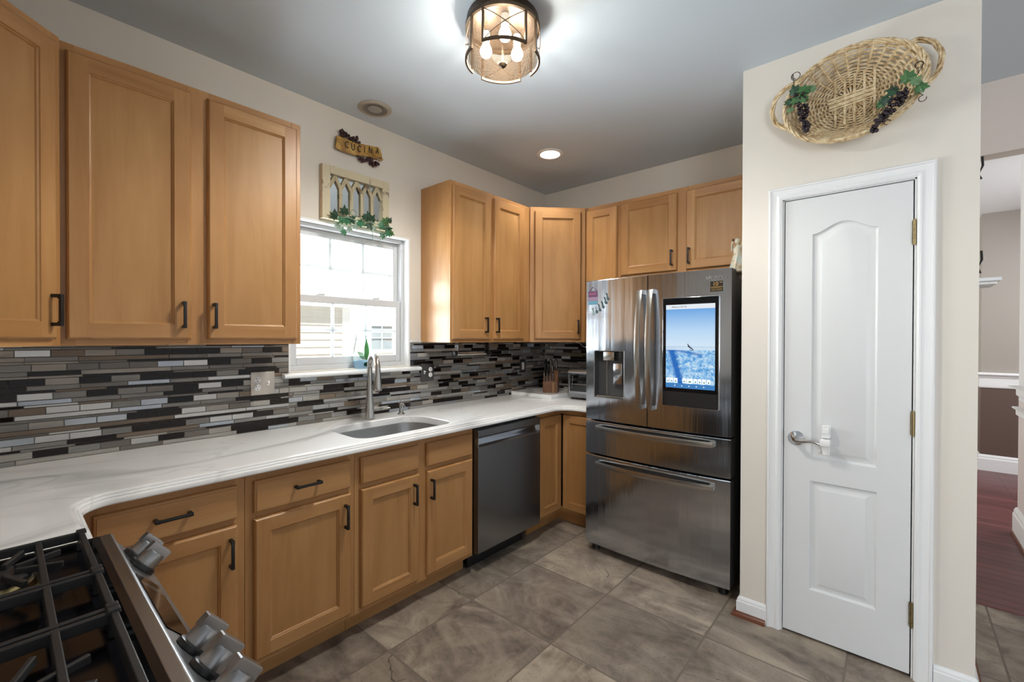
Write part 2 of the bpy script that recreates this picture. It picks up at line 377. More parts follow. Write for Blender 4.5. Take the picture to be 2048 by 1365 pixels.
def wrap(prof, path, mi=0):                                 # sweep a section round a horizontal path (outside on the right-hand side)
    bm = BM(); rings = []
    for i, p in enumerate(path):
        p = Vector(p); ds = []
        if i > 0: ds.append((p-Vector(path[i-1])).normalized())
        if i < len(path)-1: ds.append((Vector(path[i+1])-p).normalized())
        ns = [Vector((d.y, -d.x)) for d in ds]; n = sum(ns, Vector((0, 0)))
        n = n/ (n.length_squared/len(ns)) if len(ns) == 2 else n
        if len(ns) == 2:
            n = (ns[0]+ns[1])/(1+ns[0].dot(ns[1]))
        rings.append([(p.x+n.x*d, p.y+n.y*d, z) for d, z in prof])
    loft(bm, rings, True, True, True, mi); return bm
struct('trim_2', wrap(rail_prof(.888, 1.049, .045), [(3.19, 5.6), (3.19, 3.53), (5.1, 3.53)]), m_trim, 'white chair rail on the far hall wall')
struct('baseboard_hall_far', wrap(base_prof(.172, .02), [(3.19, 5.6), (3.19, 3.53), (5.1, 3.53)]), m_trim)
struct('trim_3', wrap(rail_prof(1.0, 1.075, .05), [(3.5, 1.4), (3.172, 1.4), (3.172, .145)]), m_trim, 'white chair rail on the right hall wall')
struct('trim_4', wrap(rail_prof(.86, .92, .03), [(3.5, 1.4), (3.172, 1.4), (3.172, .145)]), m_trim, 'lower white moulding on the right hall wall')
struct('baseboard_hall_right', wrap(base_prof(.2, .022), [(3.5, 1.4), (3.172, 1.4), (3.172, .145)]), m_trim)
def shoe(path):
    return wrap([(0, 0), (.034, 0), (.032, .010), (.024, .019), (.012, .024), (0, .025)], path)
struct('baseboard_pantry_left', wrap(base_prof(.095, .014), [(PX0, -.35), (PX0, PY), (2.0405, PY)]), m_trim)
struct('trim_5', shoe([(PX0, -.35), (PX0, PY), (2.036, PY)]), m_cherry, 'cherry shoe moulding left of the pantry door', 60)
struct('baseboard_pantry_right', wrap(base_prof(.095, .014), [(2.6335, PY), (PX1, PY), (PX1, .0)]), m_trim)
struct('trim_6', shoe([(2.635, PY), (PX1, PY), (PX1, 0)]), m_cherry, 'cherry shoe moulding right of the pantry door', 60)
struct('trim_7', wrap(base_prof(.03, .03), [(3.5, 1.4), (3.172, 1.4), (3.172, .145)]), m_cherry, 'cherry shoe moulding along the right hall wall')

# ------------------------------------------------------------------ pantry door
cas = [(0, 0), (0, .012), (.004, .017), (.010, .017), (.013, .013), (.024, .011), (.034, .010), (.040, .012), (.044, .014), (.050, .013), (.055, .010), (.058, .009), (.058, 0)]
bm = BM(); IX0, IX1, IZ = DX0-.001, DX1+.001, DZ1-.001
rings = []
for (x, z, sx, sz) in ((IX0, 0, -1, 0), (IX0, IZ, -1, 1), (IX1, IZ, 1, 1), (IX1, 0, 1, 0)):
    rings.append([(x+sx*(.058-a), PY-.0005-b, z+sz*(.058-a)) for a, b in cas])
loft(bm, rings, True, True, True)
struct('trim_8', bm, m_trim, 'white moulded casing round the pantry door')
bm = BM()
for x0, x1, z0, z1 in ((DX0, DX0+.006, 0, DZ1), (DX1-.006, DX1, 0, DZ1), (DX0, DX1, DZ1-.006, DZ1)):
    box(bm, x0, PY, z0, x1, PY+.11, z1)
box(bm, DX0+.006, PY+.045, 0, DX0+.018, PY+.06, DZ1-.006); box(bm, DX1-.018, PY+.045, 0, DX1-.006, PY+.06, DZ1-.006); box(bm, DX0, PY+.045, DZ1-.018, DX1, PY+.06, DZ1-.006)
struct('trim_9', bm, m_trim, 'white door jamb of the pantry')
bm = BM(); box(bm, DX0, PY+.104, 0, DX1, PY+.109, DZ1); struct('pantry_shade_sheet', bm, m_dark, 'black sheet behind the door standing in for the shade inside the pantry')  # black sheet across the doorway, coloured in place of the closet's shade

SX0, SX1, SZ0, SZ1, SY = 2.1075, 2.5625, .013, 2.058, PY+.004
def arch(x0, x1, z0, z1, d):                                # panel outline inset by d; the top is an ogee arch of rise .052
    xa, xb, zb = x0+d, x1-d, z0+d; n = 20; out = [(xa, zb), (xb, zb)]
    for i in range(n+1):
        t = 1-i/n; x = xa+(xb-xa)*t
        s = .5-.5*math.cos(2*PI*t); out.append((x, z1-d*1.02+ .052*s*(1-.15*s)))
    return out
def rectp(x0, x1, z0, z1, d): return [(x0+d, z0+d), (x1-d, z0+d), (x1-d, z1-d), (x0+d, z1-d)]
bm = BM(); edges = []
outer = [bm.verts.new((x, SY, z)) for x, z in ((SX0, SZ0), (SX1, SZ0), (SX1, SZ1), (SX0, SZ1))]
edges += [bm.edges.new((outer[i], outer[(i+1) % 4])) for i in range(4)]
def panel(fn, a):
    D = [(0, 0), (.003, .006), (.009, .0095), (.016, .0095), (.036, .001), (.039, 0.0)]
    rr = [[(x, SY+dy, z) for x, z in fn(*a, d)] for d, dy in D]
    V = loft(bm, rr, True); bm.faces.new(V[-1]); n = len(V[0])
    for i in range(n):
        edges.append(bm.edges.get((V[0][i], V[0][(i+1) % n])))
panel(arch, (2.216, 2.453, .849, 1.888)); panel(rectp, (2.213, 2.453, .235, .744))
bmesh.ops.triangle_fill(bm, use_beauty=True, use_dissolve=False, edges=edges)
b2 = [bm.verts.new((v.co.x, SY+.035, v.co.z)) for v in outer]
for i in range(4): bm.faces.new((outer[i], outer[(i+1) % 4], b2[(i+1) % 4], b2[i]))
bm.faces.new(b2)
door = struct('door_1', bm, m_door, 'white two-panel pantry door with an arched upper panel', 25)
for zc in (1.844, 1.056, .265):
    bm = BM()
    for k in range(5): cyl(bm, (2.5675, PY-.006, zc-.049+.0197*k), (2.5675, PY-.006, zc-.049+.0197*k+.0187), .0062, n=12)
    cyl(bm, (2.5675, PY-.006, zc-.053), (2.5675, PY-.006, zc+.053), .0042, n=10); box(bm, 2.5595, SY-.0015, zc-.048, 2.5675, SY-.0002, zc+.048)
    struct('hinge', bm, m_brass, 'brass hinge', 40, parent=door)
bm = BM(); lathe(bm, [(.0, .0), (.034, 0), (.0345, .003), (.031, .007), (.016, .0155), (.0135, .018), (.0125, .040), (.0001, .042)], (2.159, SY, .934), 32, axis=(0, -1, 0))
ros = struct('rosette', bm, m_chrome, 'polished chrome rosette', 35, parent=door)
bm = BM(); pts = []
for i in range(19):
    t = i/18; pts.append((2.159+.112*t, SY-.040-.006*math.sin(PI*t), .934-.004*math.sin(2*PI*t*.5)+.010*math.sin(2*PI*(t-.25))*(.25+t*.75)-.002))
tube(bm, pts, [.0105-.0055*(i/18) for i in range(19)], 12, sx=.8); struct('lever', bm, m_chrome, 'polished chrome wave lever', 50, parent=ros)
bm = BM(); box(bm, 2.1045, PY-.001, .90, 2.1073, PY+.02, .965); struct('latch_plate', bm, m_nickel, parent=door)
# child-safety lever lock hanging on the handle
t = thing('lever_lock', 'white plastic child-safety lock clipped over the pantry door lever', 'door lock', (2.276, SY-.012, .94))
bm = BM(); cbox(bm, 2.257, SY-.03, .952, 2.293, SY-.001, 1.012, .008); part('lock_body', bm, m_white, t, 40, world=True)
bm = BM(); cbox(bm, 2.260, SY-.036, .973, 2.289, SY-.028, 1.008, .006); part('release_button', bm, m_white, t, 40, world=True)
bm = BM(); cbox(bm, 2.256, SY-.062, .922, 2.294, SY-.001, .951, .005); part('clip', bm, m_white, t, 40, world=True)
bm = BM(); prism(bm, [(2.259, .919), (2.293, .919), (2.289, .878), (2.264, .878)], 'y', SY-.034, SY-.004); part('tail', bm, m_white, t, bevel=.003, world=True)
# ------------------------------------------------------------------ kitchen cabinets (local frame: X right, Y away from the viewer, front at y = -depth)
def pull_bm(L=.108):                                        # black bar pull, vertical, centred, standing off along -Y
    bm = BM()
    for s in (-1, 1):
        cbox(bm, -.0055, -.024, s*(L/2-.006)-.006, .0055, 0, s*(L/2-.006)+.006, .0015)
        cbox(bm, -.0062, -.034, s*(L/2-.008)-.008, .0062, -.021, s*(L/2-.008)+.008, .002)
    cbox(bm, -.0052, -.0345, -L/2+.008, .0052, -.0245, L/2-.008, .0015)
    return bm
PULL = finish(pull_bm(), 'handle', m_black, 40).data
for o in list(C.objects):
    if o.data == PULL: bpy.data.objects.remove(o)
def add_handle(parent, x, y, z, horiz=False):
    h = sub('handle', PULL, parent, (x, y, z)); h['label'] = 'black bar pull'
    if horiz: h.rotation_euler = (0, PI/2, 0)
    return h
def door_bm(w, h, t=.02, rail=.058):                        # recessed-panel door, lower-left corner at origin, front at y=-t
    bm = BM()
    def R(d, y): return [(d, y, d), (w-d, y, d), (w-d, y, h-d), (d, y, h-d)]
    loft(bm, [R(0, 0), R(0, -t+.008), R(.002, -t+.004), R(.007, -t)], True, True)
    e, y = .007, -t
    quad(bm, [(e, y, e), (rail, y, e), (rail, y, h-e), (e, y, h-e)], 0); quad(bm, [(w-rail, y, e), (w-e, y, e), (w-e, y, h-e), (w-rail, y, h-e)], 0)
    quad(bm, [(rail, y, e), (w-rail, y, e), (w-rail, y, rail), (rail, y, rail)], 1); quad(bm, [(rail, y, h-rail), (w-rail, y, h-rail), (w-rail, y, h-e), (rail, y, h-e)], 1)
    V = loft(bm, [R(rail, y), R(rail+.0015, y+.0035), R(rail+.006, y+.006), R(rail+.0085, y+.0105)], True)
    f = bm.faces.new(V[-1]); f.material_index = 2
    return bm
def drawer_bm(w, h, t=.02):
    bm = BM()
    def R(d, y): return [(d, y, d), (w-d, y, d), (w-d, y, h-d), (d, y, h-d)]
    loft(bm, [R(0, 0), R(0, -t+.009), R(.003, -t+.0045), R(.0075, -t+.003), R(.0085, -t)], True, True, True, 1); return bm
def carcass(bm, w, d, z0, z1, stiles, rails, top=True, back=True):
    t = .016; e = .0005
    box(bm, e, -d+.019, z0, t, -e, z1); box(bm, w-t, -d+.019, z0, w-e, -e, z1)
    box(bm, t, -d+.019, z0, w-t, -.008, z0+t, 1)
    if top: box(bm, t, -d+.019, z1-t, w-t, -.008, z1, 1)
    if back: box(bm, t, -.008, z0, w-t, -e, z1)
    for x0, x1 in stiles: box(bm, x0 if x0 > 0 else e, -d, z0, x1 if x1 < w else w-e, -d+.019, z1, 0)
    for x0, x1, za, zb in rails: box(bm, x0, -d+.0002, za, x1, -d+.019, zb, 1)
UZ0, UZ1, UD = 1.372, 2.438, .309
def upper(label, loc, rz, w, doors, z0=UZ0, z1=UZ1, group='maple wall cabinets', d=UD, stiles=None, zd=None):
    t = thing('wall_cabinet', label, 'cabinet', loc, rz, group)
    bm = BM(); st = stiles or [(0, .04), (w-.04, w)]
    inner = [s for s in st]
    carcass(bm, w, d, z0, z1, st, [(a[1], b[0], z0, z0+.04) for a, b in zip(inner[:-1], inner[1:])]+[(a[1], b[0], z1-.04, z1) for a, b in zip(inner[:-1], inner[1:])])
    part('body', bm, CR, t, bevel=.0015)
    zd = zd or (z0+.024, z1-.030)
    for x0, x1, hx in doors:
        do = part('door', door_bm(x1-x0, zd[1]-zd[0]), CR, t, 30, loc=(x0, -d, zd[0]))
        add_handle(do, hx-x0, -.02, 1.494-zd[0] if z0 < 1.5 else 1.961-zd[0])
    return t
yL = -3.253
upper('two-door maple wall cabinet between the left corner cabinet and the window', (0, yL, 0), PI/2, .842, [(.029, .394, .364), (.451, .819, .472)], stiles=[(0, .05), (.382, .460), (.80, .842)])
yR = -1.45
upper('two-door maple wall cabinet right of the window, its side panel towards the sink', (0, yR, 0), PI/2, .83, [(.010, .366, .308), (.403, .741, .422)], stiles=[(0, .04), (.355, .413), (.73, .83)])
upper('narrow maple wall cabinet beside the fridge, without a handle in view', (.6225, 0, 0), 0, .308, [(.025, .290, .262)], stiles=[(0, .04), (.268, .308)])
upper('short two-door maple wall cabinet above the fridge', (.931, 0, 0), 0, .96, [(.015, .435, .405), (.497, .915, .521)], z0=1.846, stiles=[(0, .04), (.425, .507), (.905, .96)], zd=(1.872, UZ1-.03))
def corner_upper(label, poly, loc, rz, w, door, hx):        # diagonal front; poly = plan outline in world XY
    t = thing('corner_wall_cabinet', label, 'cabinet', loc, rz, 'maple wall cabinets')
    bm = BM()
    bmw = BM(); prism(bmw, poly, 'z', UZ0+.002, UZ1-.002)
    bmw.transform((Matrix.Translation(loc) @ Matrix.Rotation(rz, 4, 'Z')).inverted()); add(bm, bmw)
    for x0, x1 in ((0.0, .03), (w-.03, w)): box(bm, x0, -.0192, UZ0, x1, 0, UZ1, 0)
    for za, zb in ((UZ0, UZ0+.04), (UZ1-.04, UZ1)): box(bm, .03, -.019, za, w-.03, 0, zb, 1)
    box(bm, .03, -.010, UZ0+.04, w-.03, 0, UZ1-.04)
    part('body', bm, CR, t)
    zd = (UZ0+.024, UZ1-.030)
    do = part('door', door_bm(door[1]-door[0], zd[1]-zd[0]), CR, t, 30, loc=(door[0], -.019, zd[0]))
    add_handle(do, hx-door[0], -.02, 1.494-zd[0])
q = UD
s2 = math.sqrt(.5)
# right corner: front runs from (q,-.62) to (.62,-q)
L = (.62-q)*math.sqrt(2); ins = .019
corner_upper('diagonal corner maple wall cabinet above the knife block', [(.0, 0), (0, -.6195), (q-.019, -.6195), (q-.0005, -.6195+.012), (.6195-.012, -q+.0005), (.6195, -q+.019), (.6195, 0)],
             (q-ins*s2*0, -.62, 0), PI/4, L, (.036, L-.036), L-.062)
# left corner: front runs from (.62,-3.564) to (q,-3.253)
yc = -3.873
corner_upper('diagonal corner maple wall cabinet at the left edge, partly out of frame', [(0.0, yc), (.62, yc), (.62, yc+q-.019), (.608, yc+q), (q, yL-.012), (q-.019, yL-.0005), (0, yL-.0005)],
             (.62, yc+q, 0), 3*PI/4, (.62-q)*math.sqrt(2), (.036, (.62-q)*math.sqrt(2)-.030), (.62-q)*math.sqrt(2)-.052)

BZ0, BZ1, BD = .105, .872, .61
def base(name, label, loc, w, fronts, doors, stiles, toe=True, group='maple base cabinets', cat='cabinet', drawer='drawer'):
    t = thing(name, label, cat, loc, PI/2, group)
    bm = BM()
    bars = list(zip(stiles[:-1], stiles[1:]))
    carcass(bm, w, BD, BZ0, BZ1, stiles, [(a[1], b[0], BZ0, BZ0+.035) for a, b in bars]+[(a[1], b[0], BZ1-.035, BZ1) for a, b in bars]+[(a[1], b[0], .675, .72) for a, b in bars], top=False)
    part('body', bm, CR, t, bevel=.0012)
    bm = BM(); box(bm, .0008, -.528, 0, w-.0008, -.512, BZ0-.001, 1); part('toe_kick', bm, CR, t)
    for x0, x1, hd in fronts:
        do = part(drawer, drawer_bm(x1-x0, .126), CR, t, 30, loc=(x0, -BD, .714))
        if hd: add_handle(do, (x0+x1)/2-x0, -.02, .784-.714, True)
    for x0, x1, hx in doors:
        do = part('door', door_bm(x1-x0, .56), CR, t, 30, loc=(x0, -BD, .13))
        add_handle(do, hx-x0, -.02, .593-.13)
b0, b1, b2_, b3 = -3.235, -2.757, -2.297, -1.534
base('base_cabinet', 'maple base cabinet with drawer and door nearest the gas range', (0, b0, 0), b1-b0, [(.046, .449, 1)], [(.046, .450, .423)], [(0, .055), (.44, b1-b0)])
base('base_cabinet', 'maple base cabinet with drawer and wide door, second from the gas range', (0, b1, 0), b2_-b1, [(.029, .436, 1)], [(.029, .435, .404)], [(0, .04), (.425, b2_-b1)])
base('sink_cabinet', 'maple sink cabinet with two doors under false drawer fronts', (0, b2_, 0), b3-b2_, [(.026, .362, 0), (.411, .747, 0)], [(.027, .362, .324), (.413, .748, .435)], [(0, .035), (.352, .420), (.738, b3-b2_)], drawer='false_drawer_front')
# corner lazy-susan cabinet right of the dishwasher: two bi-fold leaves meeting in the inside corner
t = thing('corner_base_cabinet', 'maple corner base cabinet tucked between dishwasher and fridge', 'cabinet', (0, 0, 0), 0, 'maple base cabinets')
bm = BM(); box(bm, .001, -.918, BZ0, .590, -.902, BZ1); box(bm, .918, -.59, BZ0, .934, -.001, BZ1); box(bm, .001, -.902, BZ0, .59, -.001, BZ0+.016); box(bm, .59, -.59, BZ0, .918, -.001, BZ0+.016)
box(bm, .591, -.918, BZ0, .609, -.898, BZ1); box(bm, .914, -.609, BZ0, .934, -.591, BZ1)
box(bm, .591, -.898, BZ1-.035, .609, -.591, BZ1, 1); box(bm, .609, -.609, BZ1-.035, .914, -.591, BZ1, 1); box(bm, .591, -.898, BZ0, .609, -.591, BZ0+.035, 1); box(bm, .609, -.609, BZ0, .914, -.591, BZ0+.035, 1)
part('body', bm, CR, t)
bm = BM(); box(bm, .512, -.918, 0, .528, -.512, BZ0-.001, 1); box(bm, .528, -.528, 0, .934, -.512, BZ0-.001, 1); part('toe_kick', bm, CR, t)
d1 = part('door', door_bm(.268, .705), CR, t, 30, loc=(.6095, -.900, .13)); d1.rotation_euler = (0, 0, PI/2)
d2 = part('door', door_bm(.268, .705), CR, t, 30, loc=(.632, -.6095, .13))
# blind corner cabinet under the left run of counter
t = thing('blind_corner_cabinet', 'maple blind corner base cabinet under the counter left of the range', 'cabinet', (0, -3.874, 0), PI/2, 'maple base cabinets')
bm = BM(); carcass(bm, .637, .60, BZ0, BZ1, [], [], top=False); box(bm, .0, -1.06, BZ0, .60, -.602, BZ0+.016); box(bm, .594, -1.06, BZ0, .612, -.602, BZ1); box(bm, .001, -1.062, BZ0, .594, -1.046, BZ1)
box(bm, .52, -1.06, 0, .535, -.53, BZ0)
part('body', bm, CR, t)

# ------------------------------------------------------------------ worktop with moulded edge and sink cut-out
CZ, EX, RY, R1 = .914, .662, -3.222, .085
XR, XF = 1.068, .944
def outline(d):
    P = [(.0015, -3.8745), (XR, -3.8745), (XR, RY-d)]
    cx, cy = EX+R1, RY+R1; n = 12
    for i in range(n+1):
        a = -PI/2-(PI/2)*i/n; P.append((cx+(R1+d)*math.cos(a), cy+(R1+d)*math.sin(a)))
    R2 = .11; cx, cy = EX+R2, -EX-R2
    for i in range(n+1):
        a = PI-(PI/2)*i/n; P.append((cx+(R2+d)*math.cos(a), cy+(R2+d)*math.sin(a)))
    return P+[(XF, -EX+d), (XF, -.0015), (.0015, -.0015)]
def sink_ring(d, z):
    x0, x1, y0, y1 = .190-d, .583+d, -2.243-d, -1.648+d; P = []
    for cx, cy, r, a0 in ((x1-.085, y0+.085, .085, -PI/2), (x1-.085, y1-.085, .085, 0), (x0+.16, y1-.13, .13, PI/2), (x0+.16, y0+.13, .13, PI)):
        rx = .16 if r == .13 else r
        for i in range(11):
            a = a0+PI/2*i/10; P.append((cx+rx*math.cos(a), cy+r*math.sin(a), z))
    return P
bm = BM()
prof = [(.030, .914), (.0235, .9135), (.0195, .911), (.0185, .9075), (.0205, .906), (.0165, .9055), (.0115, .9035), (.0095, .8995), (.0115, .8975), (.0075, .897), (.002, .894), (0, .888), (.001, .880), (.005, .876), (.04, .8745)]
V = loft(bm, [[(x, y, z) for x, y in outline(d)] for d, z in prof], True, False, False)
hole = [sink_ring(.0, .876), sink_ring(0, .911), sink_ring(.003, .914)]
Hv = loft(bm, hole, True)
ed = [bm.edges.get((V[0][i], V[0][(i+1) % len(V[0])])) for i in range(len(V[0]))] + [bm.edges.get((Hv[-1][i], Hv[-1][(i+1) % len(Hv[-1])])) for i in range(len(Hv[-1]))]
bmesh.ops.triangle_fill(bm, use_beauty=True, edges=ed)
ed = [bm.edges.get((V[-1][i], V[-1][(i+1) % len(V[-1])])) for i in range(len(V[0]))] + [bm.edges.get((Hv[0][i], Hv[0][(i+1) % len(Hv[0])])) for i in range(len(Hv[0]))]
bmesh.ops.triangle_fill(bm, use_beauty=True, edges=ed)
single('countertop', bm, m_quartz, 'continuous white grey-veined quartz worktop with a moulded edge round the kitchen', 'countertop', (.3, -2, .876), smooth=28)

# sink, faucet, soap pump
t = thing('kitchen_sink', 'undermounted stainless sink bowl in the white worktop below the window', 'sink', (.386, -1.945, .70))
bm = BM(); loft(bm, [sink_ring(.02, .8742), sink_ring(.003, .8742), sink_ring(.002, .868), sink_ring(-.006, .72), sink_ring(-.018, .703), sink_ring(-.04, .698)], True, False, True); part('basin', bm, m_sinkst, t, 40, world=True)
bm = BM(); lathe(bm, [(.055, .7005), (.05, .703), (.04, .7), (.038, .6985), (.001, .6985)], (.33, -1.945, 0), 24); part('drain', bm, m_chrome, t, 40, world=True)
fx, fy = .143, -1.934; fa = math.radians(-17); fd = Vector((math.cos(fa), math.sin(fa), 0))
t = thing('kitchen_faucet', 'brushed nickel pull-down faucet arching over the sink', 'faucet', (fx, fy, .914))
bm = BM(); lathe(bm, [(.0, .0), (.0285, 0), (.029, .004), (.0275, .02), (.0235, .08), (.0185, .15), (.0176, .185), (.0, .185)], (fx, fy, .9145), 28); part('body', bm, m_nickel, t, 40, world=True)
bm = BM(); P = []
r = .088
for i in range(6): P.append((fx, fy, 1.098+.12*i/5))
for i in range(1, 25):
    a = PI-(PI*1.03)*i/24; P.append((fx+fd.x*(r+r*math.cos(a)), fy+fd.y*(r+r*math.cos(a)), 1.218+r*.95*math.sin(a)))
tube(bm, P, [.0162-.0012*min(1, i/12) for i in range(len(P))], 16); part('spout', bm, m_nickel, t, 40, world=True)
e = Vector(P[-1]); dn = (e-Vector(P[-2])).normalized()
bm = BM(); lathe(bm, [(.0, -.012), (.0158, -.012), (.0162, .004), (.0172, .02), (.0228, .068), (.0255, .098), (.0245, .104), (.019, .106), (.0, .113)], e, 24, axis=dn); sh = part('spray_head', bm, m_nickel, t, 40, world=True)
bm = BM(); lathe(bm, [(.0, .105), (.0165, .1062), (.012, .1115), (.0, .116)], e, 20, axis=dn); part('nozzle', bm, m_dark, t, 40, world=True)
bm = BM(); ha = Vector((.1, 1, 0)).normalized(); hb = Vector((fx, fy, .976))
cyl(bm, hb+ha*.015, hb+ha*.068, .0125, .0118, 20); cyl(bm, hb+ha*.0685, hb+ha*.078, .0125, .012, 20); tube(bm, [hb+ha*.078, hb+ha*.092+Vector((.004, 0, .002)), hb+ha*.125+Vector((.014, 0, -.002))], [.0065, .0055, .0048], 12); part('handle', bm, m_nickel, t, 40, world=True)
sx_, sy_ = .128, -1.700
t = thing('soap_dispenser', 'short brushed nickel soap pump right of the faucet', 'soap dispenser', (sx_, sy_, .914))
bm = BM(); lathe(bm, [(0, 0), (.0235, 0), (.0235, .004), (.016, .009), (.0135, .016), (.0135, .055), (.0145, .058), (.0145, .068), (.010, .075), (0, .077)], (sx_, sy_, .9145), 24); part('body', bm, m_nickel, t, 40, world=True)
bm = BM(); tube(bm, [(sx_, sy_, .982), (sx_+.018, sy_-.0, .983), (sx_+.040, sy_+.002, .968)], [.0075, .0065, .0045], 10); part('spout', bm, m_nickel, t, 40, world=True)

# ------------------------------------------------------------------ mosaic backsplash: rows of three heights, each tile a raised chip
pal = [M('mosaic_dark_brown_glass', (.012, .0075, .006), .07, **{'Specular IOR Level': .28}), M('mosaic_taupe_glass', (.16, .14, .122), .12), M('mosaic_grey_glass', (.23, .222, .21), .2),
       brushed('mosaic_brushed_metal', (.52, .51, .495), .34, (3, 200, 3)), M('mosaic_pale_stone', (.36, .34, .31), .4), M('mosaic_brown_stone', (.19, .14, .098), .35),
       M('mosaic_pearl', (.40, .43, .47), .15, .5), M('mosaic_grout', (.23, .22, .205), .8)]
for m_, c_ in ((pal[2], .05), (pal[4], .1), (pal[5], .2)):
    g = G(m_); tc = g.new('ShaderNodeTexCoord'); base_c = tuple(g.b.inputs['Base Color'].default_value[:3])
    f = g.noise(g.vmap(tc.outputs['Object'], (7, 7, 90)), 1, 3); g.l.new(g.mix(f, tuple(c*.72 for c in base_c), tuple(c*1.25 for c in base_c)), g.b.inputs['Base Color'])
def mosaic(bm, u0, u1, z0, z1, P, skip=()):                 # P(u, z, d) -> 3-D point, d = height above the wall
    quad(bm, [P(u0, z0, .0045), P(u1, z0, .0045), P(u1, z1, .0045), P(u0, z1, .0045)], 7)
    z, k = .9165, 0; gp = .0021; rr = random.Random(11)
    hs = [.0255, .0165, .0075]; kind = 1
    while z < 1.45:
        hh = hs[kind]; L0 = [.0965, .148, .150][kind]
        u = -4.0+rr.uniform(0, .15) - (0 if kind else 0); zt = z+hh
        while u < .7:
            L = L0; wts = {0: [30, 12, 18, 15, 12, 5, 8, 0], 1: [28, 15, 20, 9, 10, 12, 4, 0], 2: [40, 20, 15, 6, 12, 5, 2, 0]}[kind]
            m_i = rr.choices(range(8), wts)[0]
            if kind == 1 and m_i in (3, 4, 5): L = .2985
            a, b, c, d = u, u+L-gp, z, zt
            a, b, c, d = max(a, u0), min(b, u1), max(c, z0), min(d, z1)
            if b-a > .004 and d-c > .002:
                rects = [(a, b, c, d)]
                for s in skip:                                 # clip against the window opening
                    out = []
                    for (a, b, c, d) in rects:
                        if b <= s[0] or a >= s[1] or d <= s[2] or c >= s[3]: out.append((a, b, c, d)); continue
                        if a < s[0]: out.append((a, s[0], c, d))
                        if b > s[1]: out.append((s[1], b, c, d))
                        if c < s[2]: out.append((max(a, s[0]), min(b, s[1]), c, s[2]))
                    rects = out
                for (a, b, c, d) in rects:
                    if b-a < .003 or d-c < .002: continue
                    ib = .0012; tp = .0085+rr.uniform(-.0004, .0004)
                    loft(bm, [[P(a, c, .0045), P(b, c, .0045), P(b, d, .0045), P(a, d, .0045)], [P(a, c, tp-.001), P(b, c, tp-.001), P(b, d, tp-.001), P(a, d, tp-.001)],
                              [P(a+ib, c+ib*.8, tp), P(b-ib, c+ib*.8, tp), P(b-ib, d-ib*.8, tp), P(a+ib, d-ib*.8, tp)]], True, False, True, m_i)
            u += L
        z = zt+gp; kind = (kind-1) % 3
PW = lambda u, z, d: (d-.0035, u, z)
bm = BM(); mosaic(bm, -3.872, WY0-.0005, .9145, 1.371, PW); mosaic(bm, WY0-.0004, WY1+.0004, .9145, 1.178, PW); mosaic(bm, WY1+.0005, -.006, .9145, 1.371, PW)
single('backsplash', bm, pal, 'long mosaic tile backsplash of dark glass, stone and metal strips on the window wall', 'backsplash', (0, -2, .9145))
bm = BM(); mosaic(bm, .006, .936, .9145, 1.371, lambda u, z, d: (u, -(d-.0035), z))
single('backsplash', bm, pal, 'short mosaic tile backsplash behind knife block and toaster oven', 'backsplash', (.4, 0, .9145))
bm = BM(); cbox(bm, .0006, WY1+.0005, 1.371, .011, -1.451, 1.387, .003); struct('trim_10', bm, m_quartz, 'narrow ledge capping the tiles between window and cabinet')
# ------------------------------------------------------------------ window
t_ = BM(); xo, xi = -.150, -.062
box(t_, xo, WY0, WZ0-.02, -.0005, WY0+.012, WZ1); box(t_, xo, WY1-.012, WZ0-.02, -.0005, WY1, WZ1); box(t_, xo, WY0+.012, WZ1-.012, -.0005, WY1-.012, WZ1)
win = struct('window_1', t_, m_trim, 'white double-hung kitchen window with grilles, in a deep reveal')
m_vinyl = M('white_vinyl', (.60, .61, .63), .3)
bm = BM(); a, b, z0, z1 = WY0+.012, WY1-.012, WZ0, WZ1-.012
for y0, y1, za, zb in ((a, a+.022, z0, z1), (b-.022, b, z0, z1), (a+.022, b-.022, z0, z0+.03), (a+.022, b-.022, z1-.022, z1)): box(bm, -.135, y0, za, -.058, y1, zb)
struct('window_frame', bm, m_vinyl, parent=win, bevel=.002)
def sash(name, x, za, zb, rb, rt):
    bm = BM(); y0, y1, s = a+.0225, b-.0225, .036
    box(bm, x, y0, za, x+.028, y0+s, zb); box(bm, x, y1-s, za, x+.028, y1, zb); box(bm, x, y0+s, za, x+.028, y1-s, za+rb); box(bm, x, y0+s, zb-rt, x+.028, y1-s, zb)
    o = struct(name, bm, m_vinyl, parent=win, bevel=.003)
    bm = BM(); w_, h0, h1 = y1-y0-2*s, za+rb, zb-rt
    for k in (1, 2): box(bm, x+.009, y0+s+w_*k/3-.0095, h0, x+.019, y0+s+w_*k/3+.0095, h1)
    box(bm, x+.0092, y0+s, (h0+h1)/2-.0095, x+.0188, y1-s, (h0+h1)/2+.0095)
    struct('grille', bm, m_vinyl, parent=o, bevel=.002)
    bm = BM(); box(bm, x+.0205, y0+s-.004, h0-.004, x+.0235, y1-s+.004, h1+.004); struct('glass_pane', bm, m_pane, parent=o)
    return o
zm = 1.628
sash('upper_sash', -.125, zm-.02, z1-.0225, .036, .042)
lo = sash('lower_sash', -.092, z0+.0305, zm+.024, .045, .045)
for yy in (-2.13, -1.76):
    bm = BM(); box(bm, -.092, yy-.026, zm+.0242, -.072, yy+.026, zm+.031); tube(bm, [(-.080, yy-.012, zm+.033), (-.076, yy+.03, zm+.036)], .004, 8); struct('sash_lock', bm, m_vinyl, parent=lo)
bm = BM(); prism(bm, [(-.06, 1.1795), (.036, 1.1795), (.043, 1.185), (.044, 1.193), (.040, 1.200), (.032, 1.203), (-.06, 1.2128)], 'y', -2.377, -1.472); o = struct('window_stool', bm, m_trim, 'white moulded window sill', parent=win)

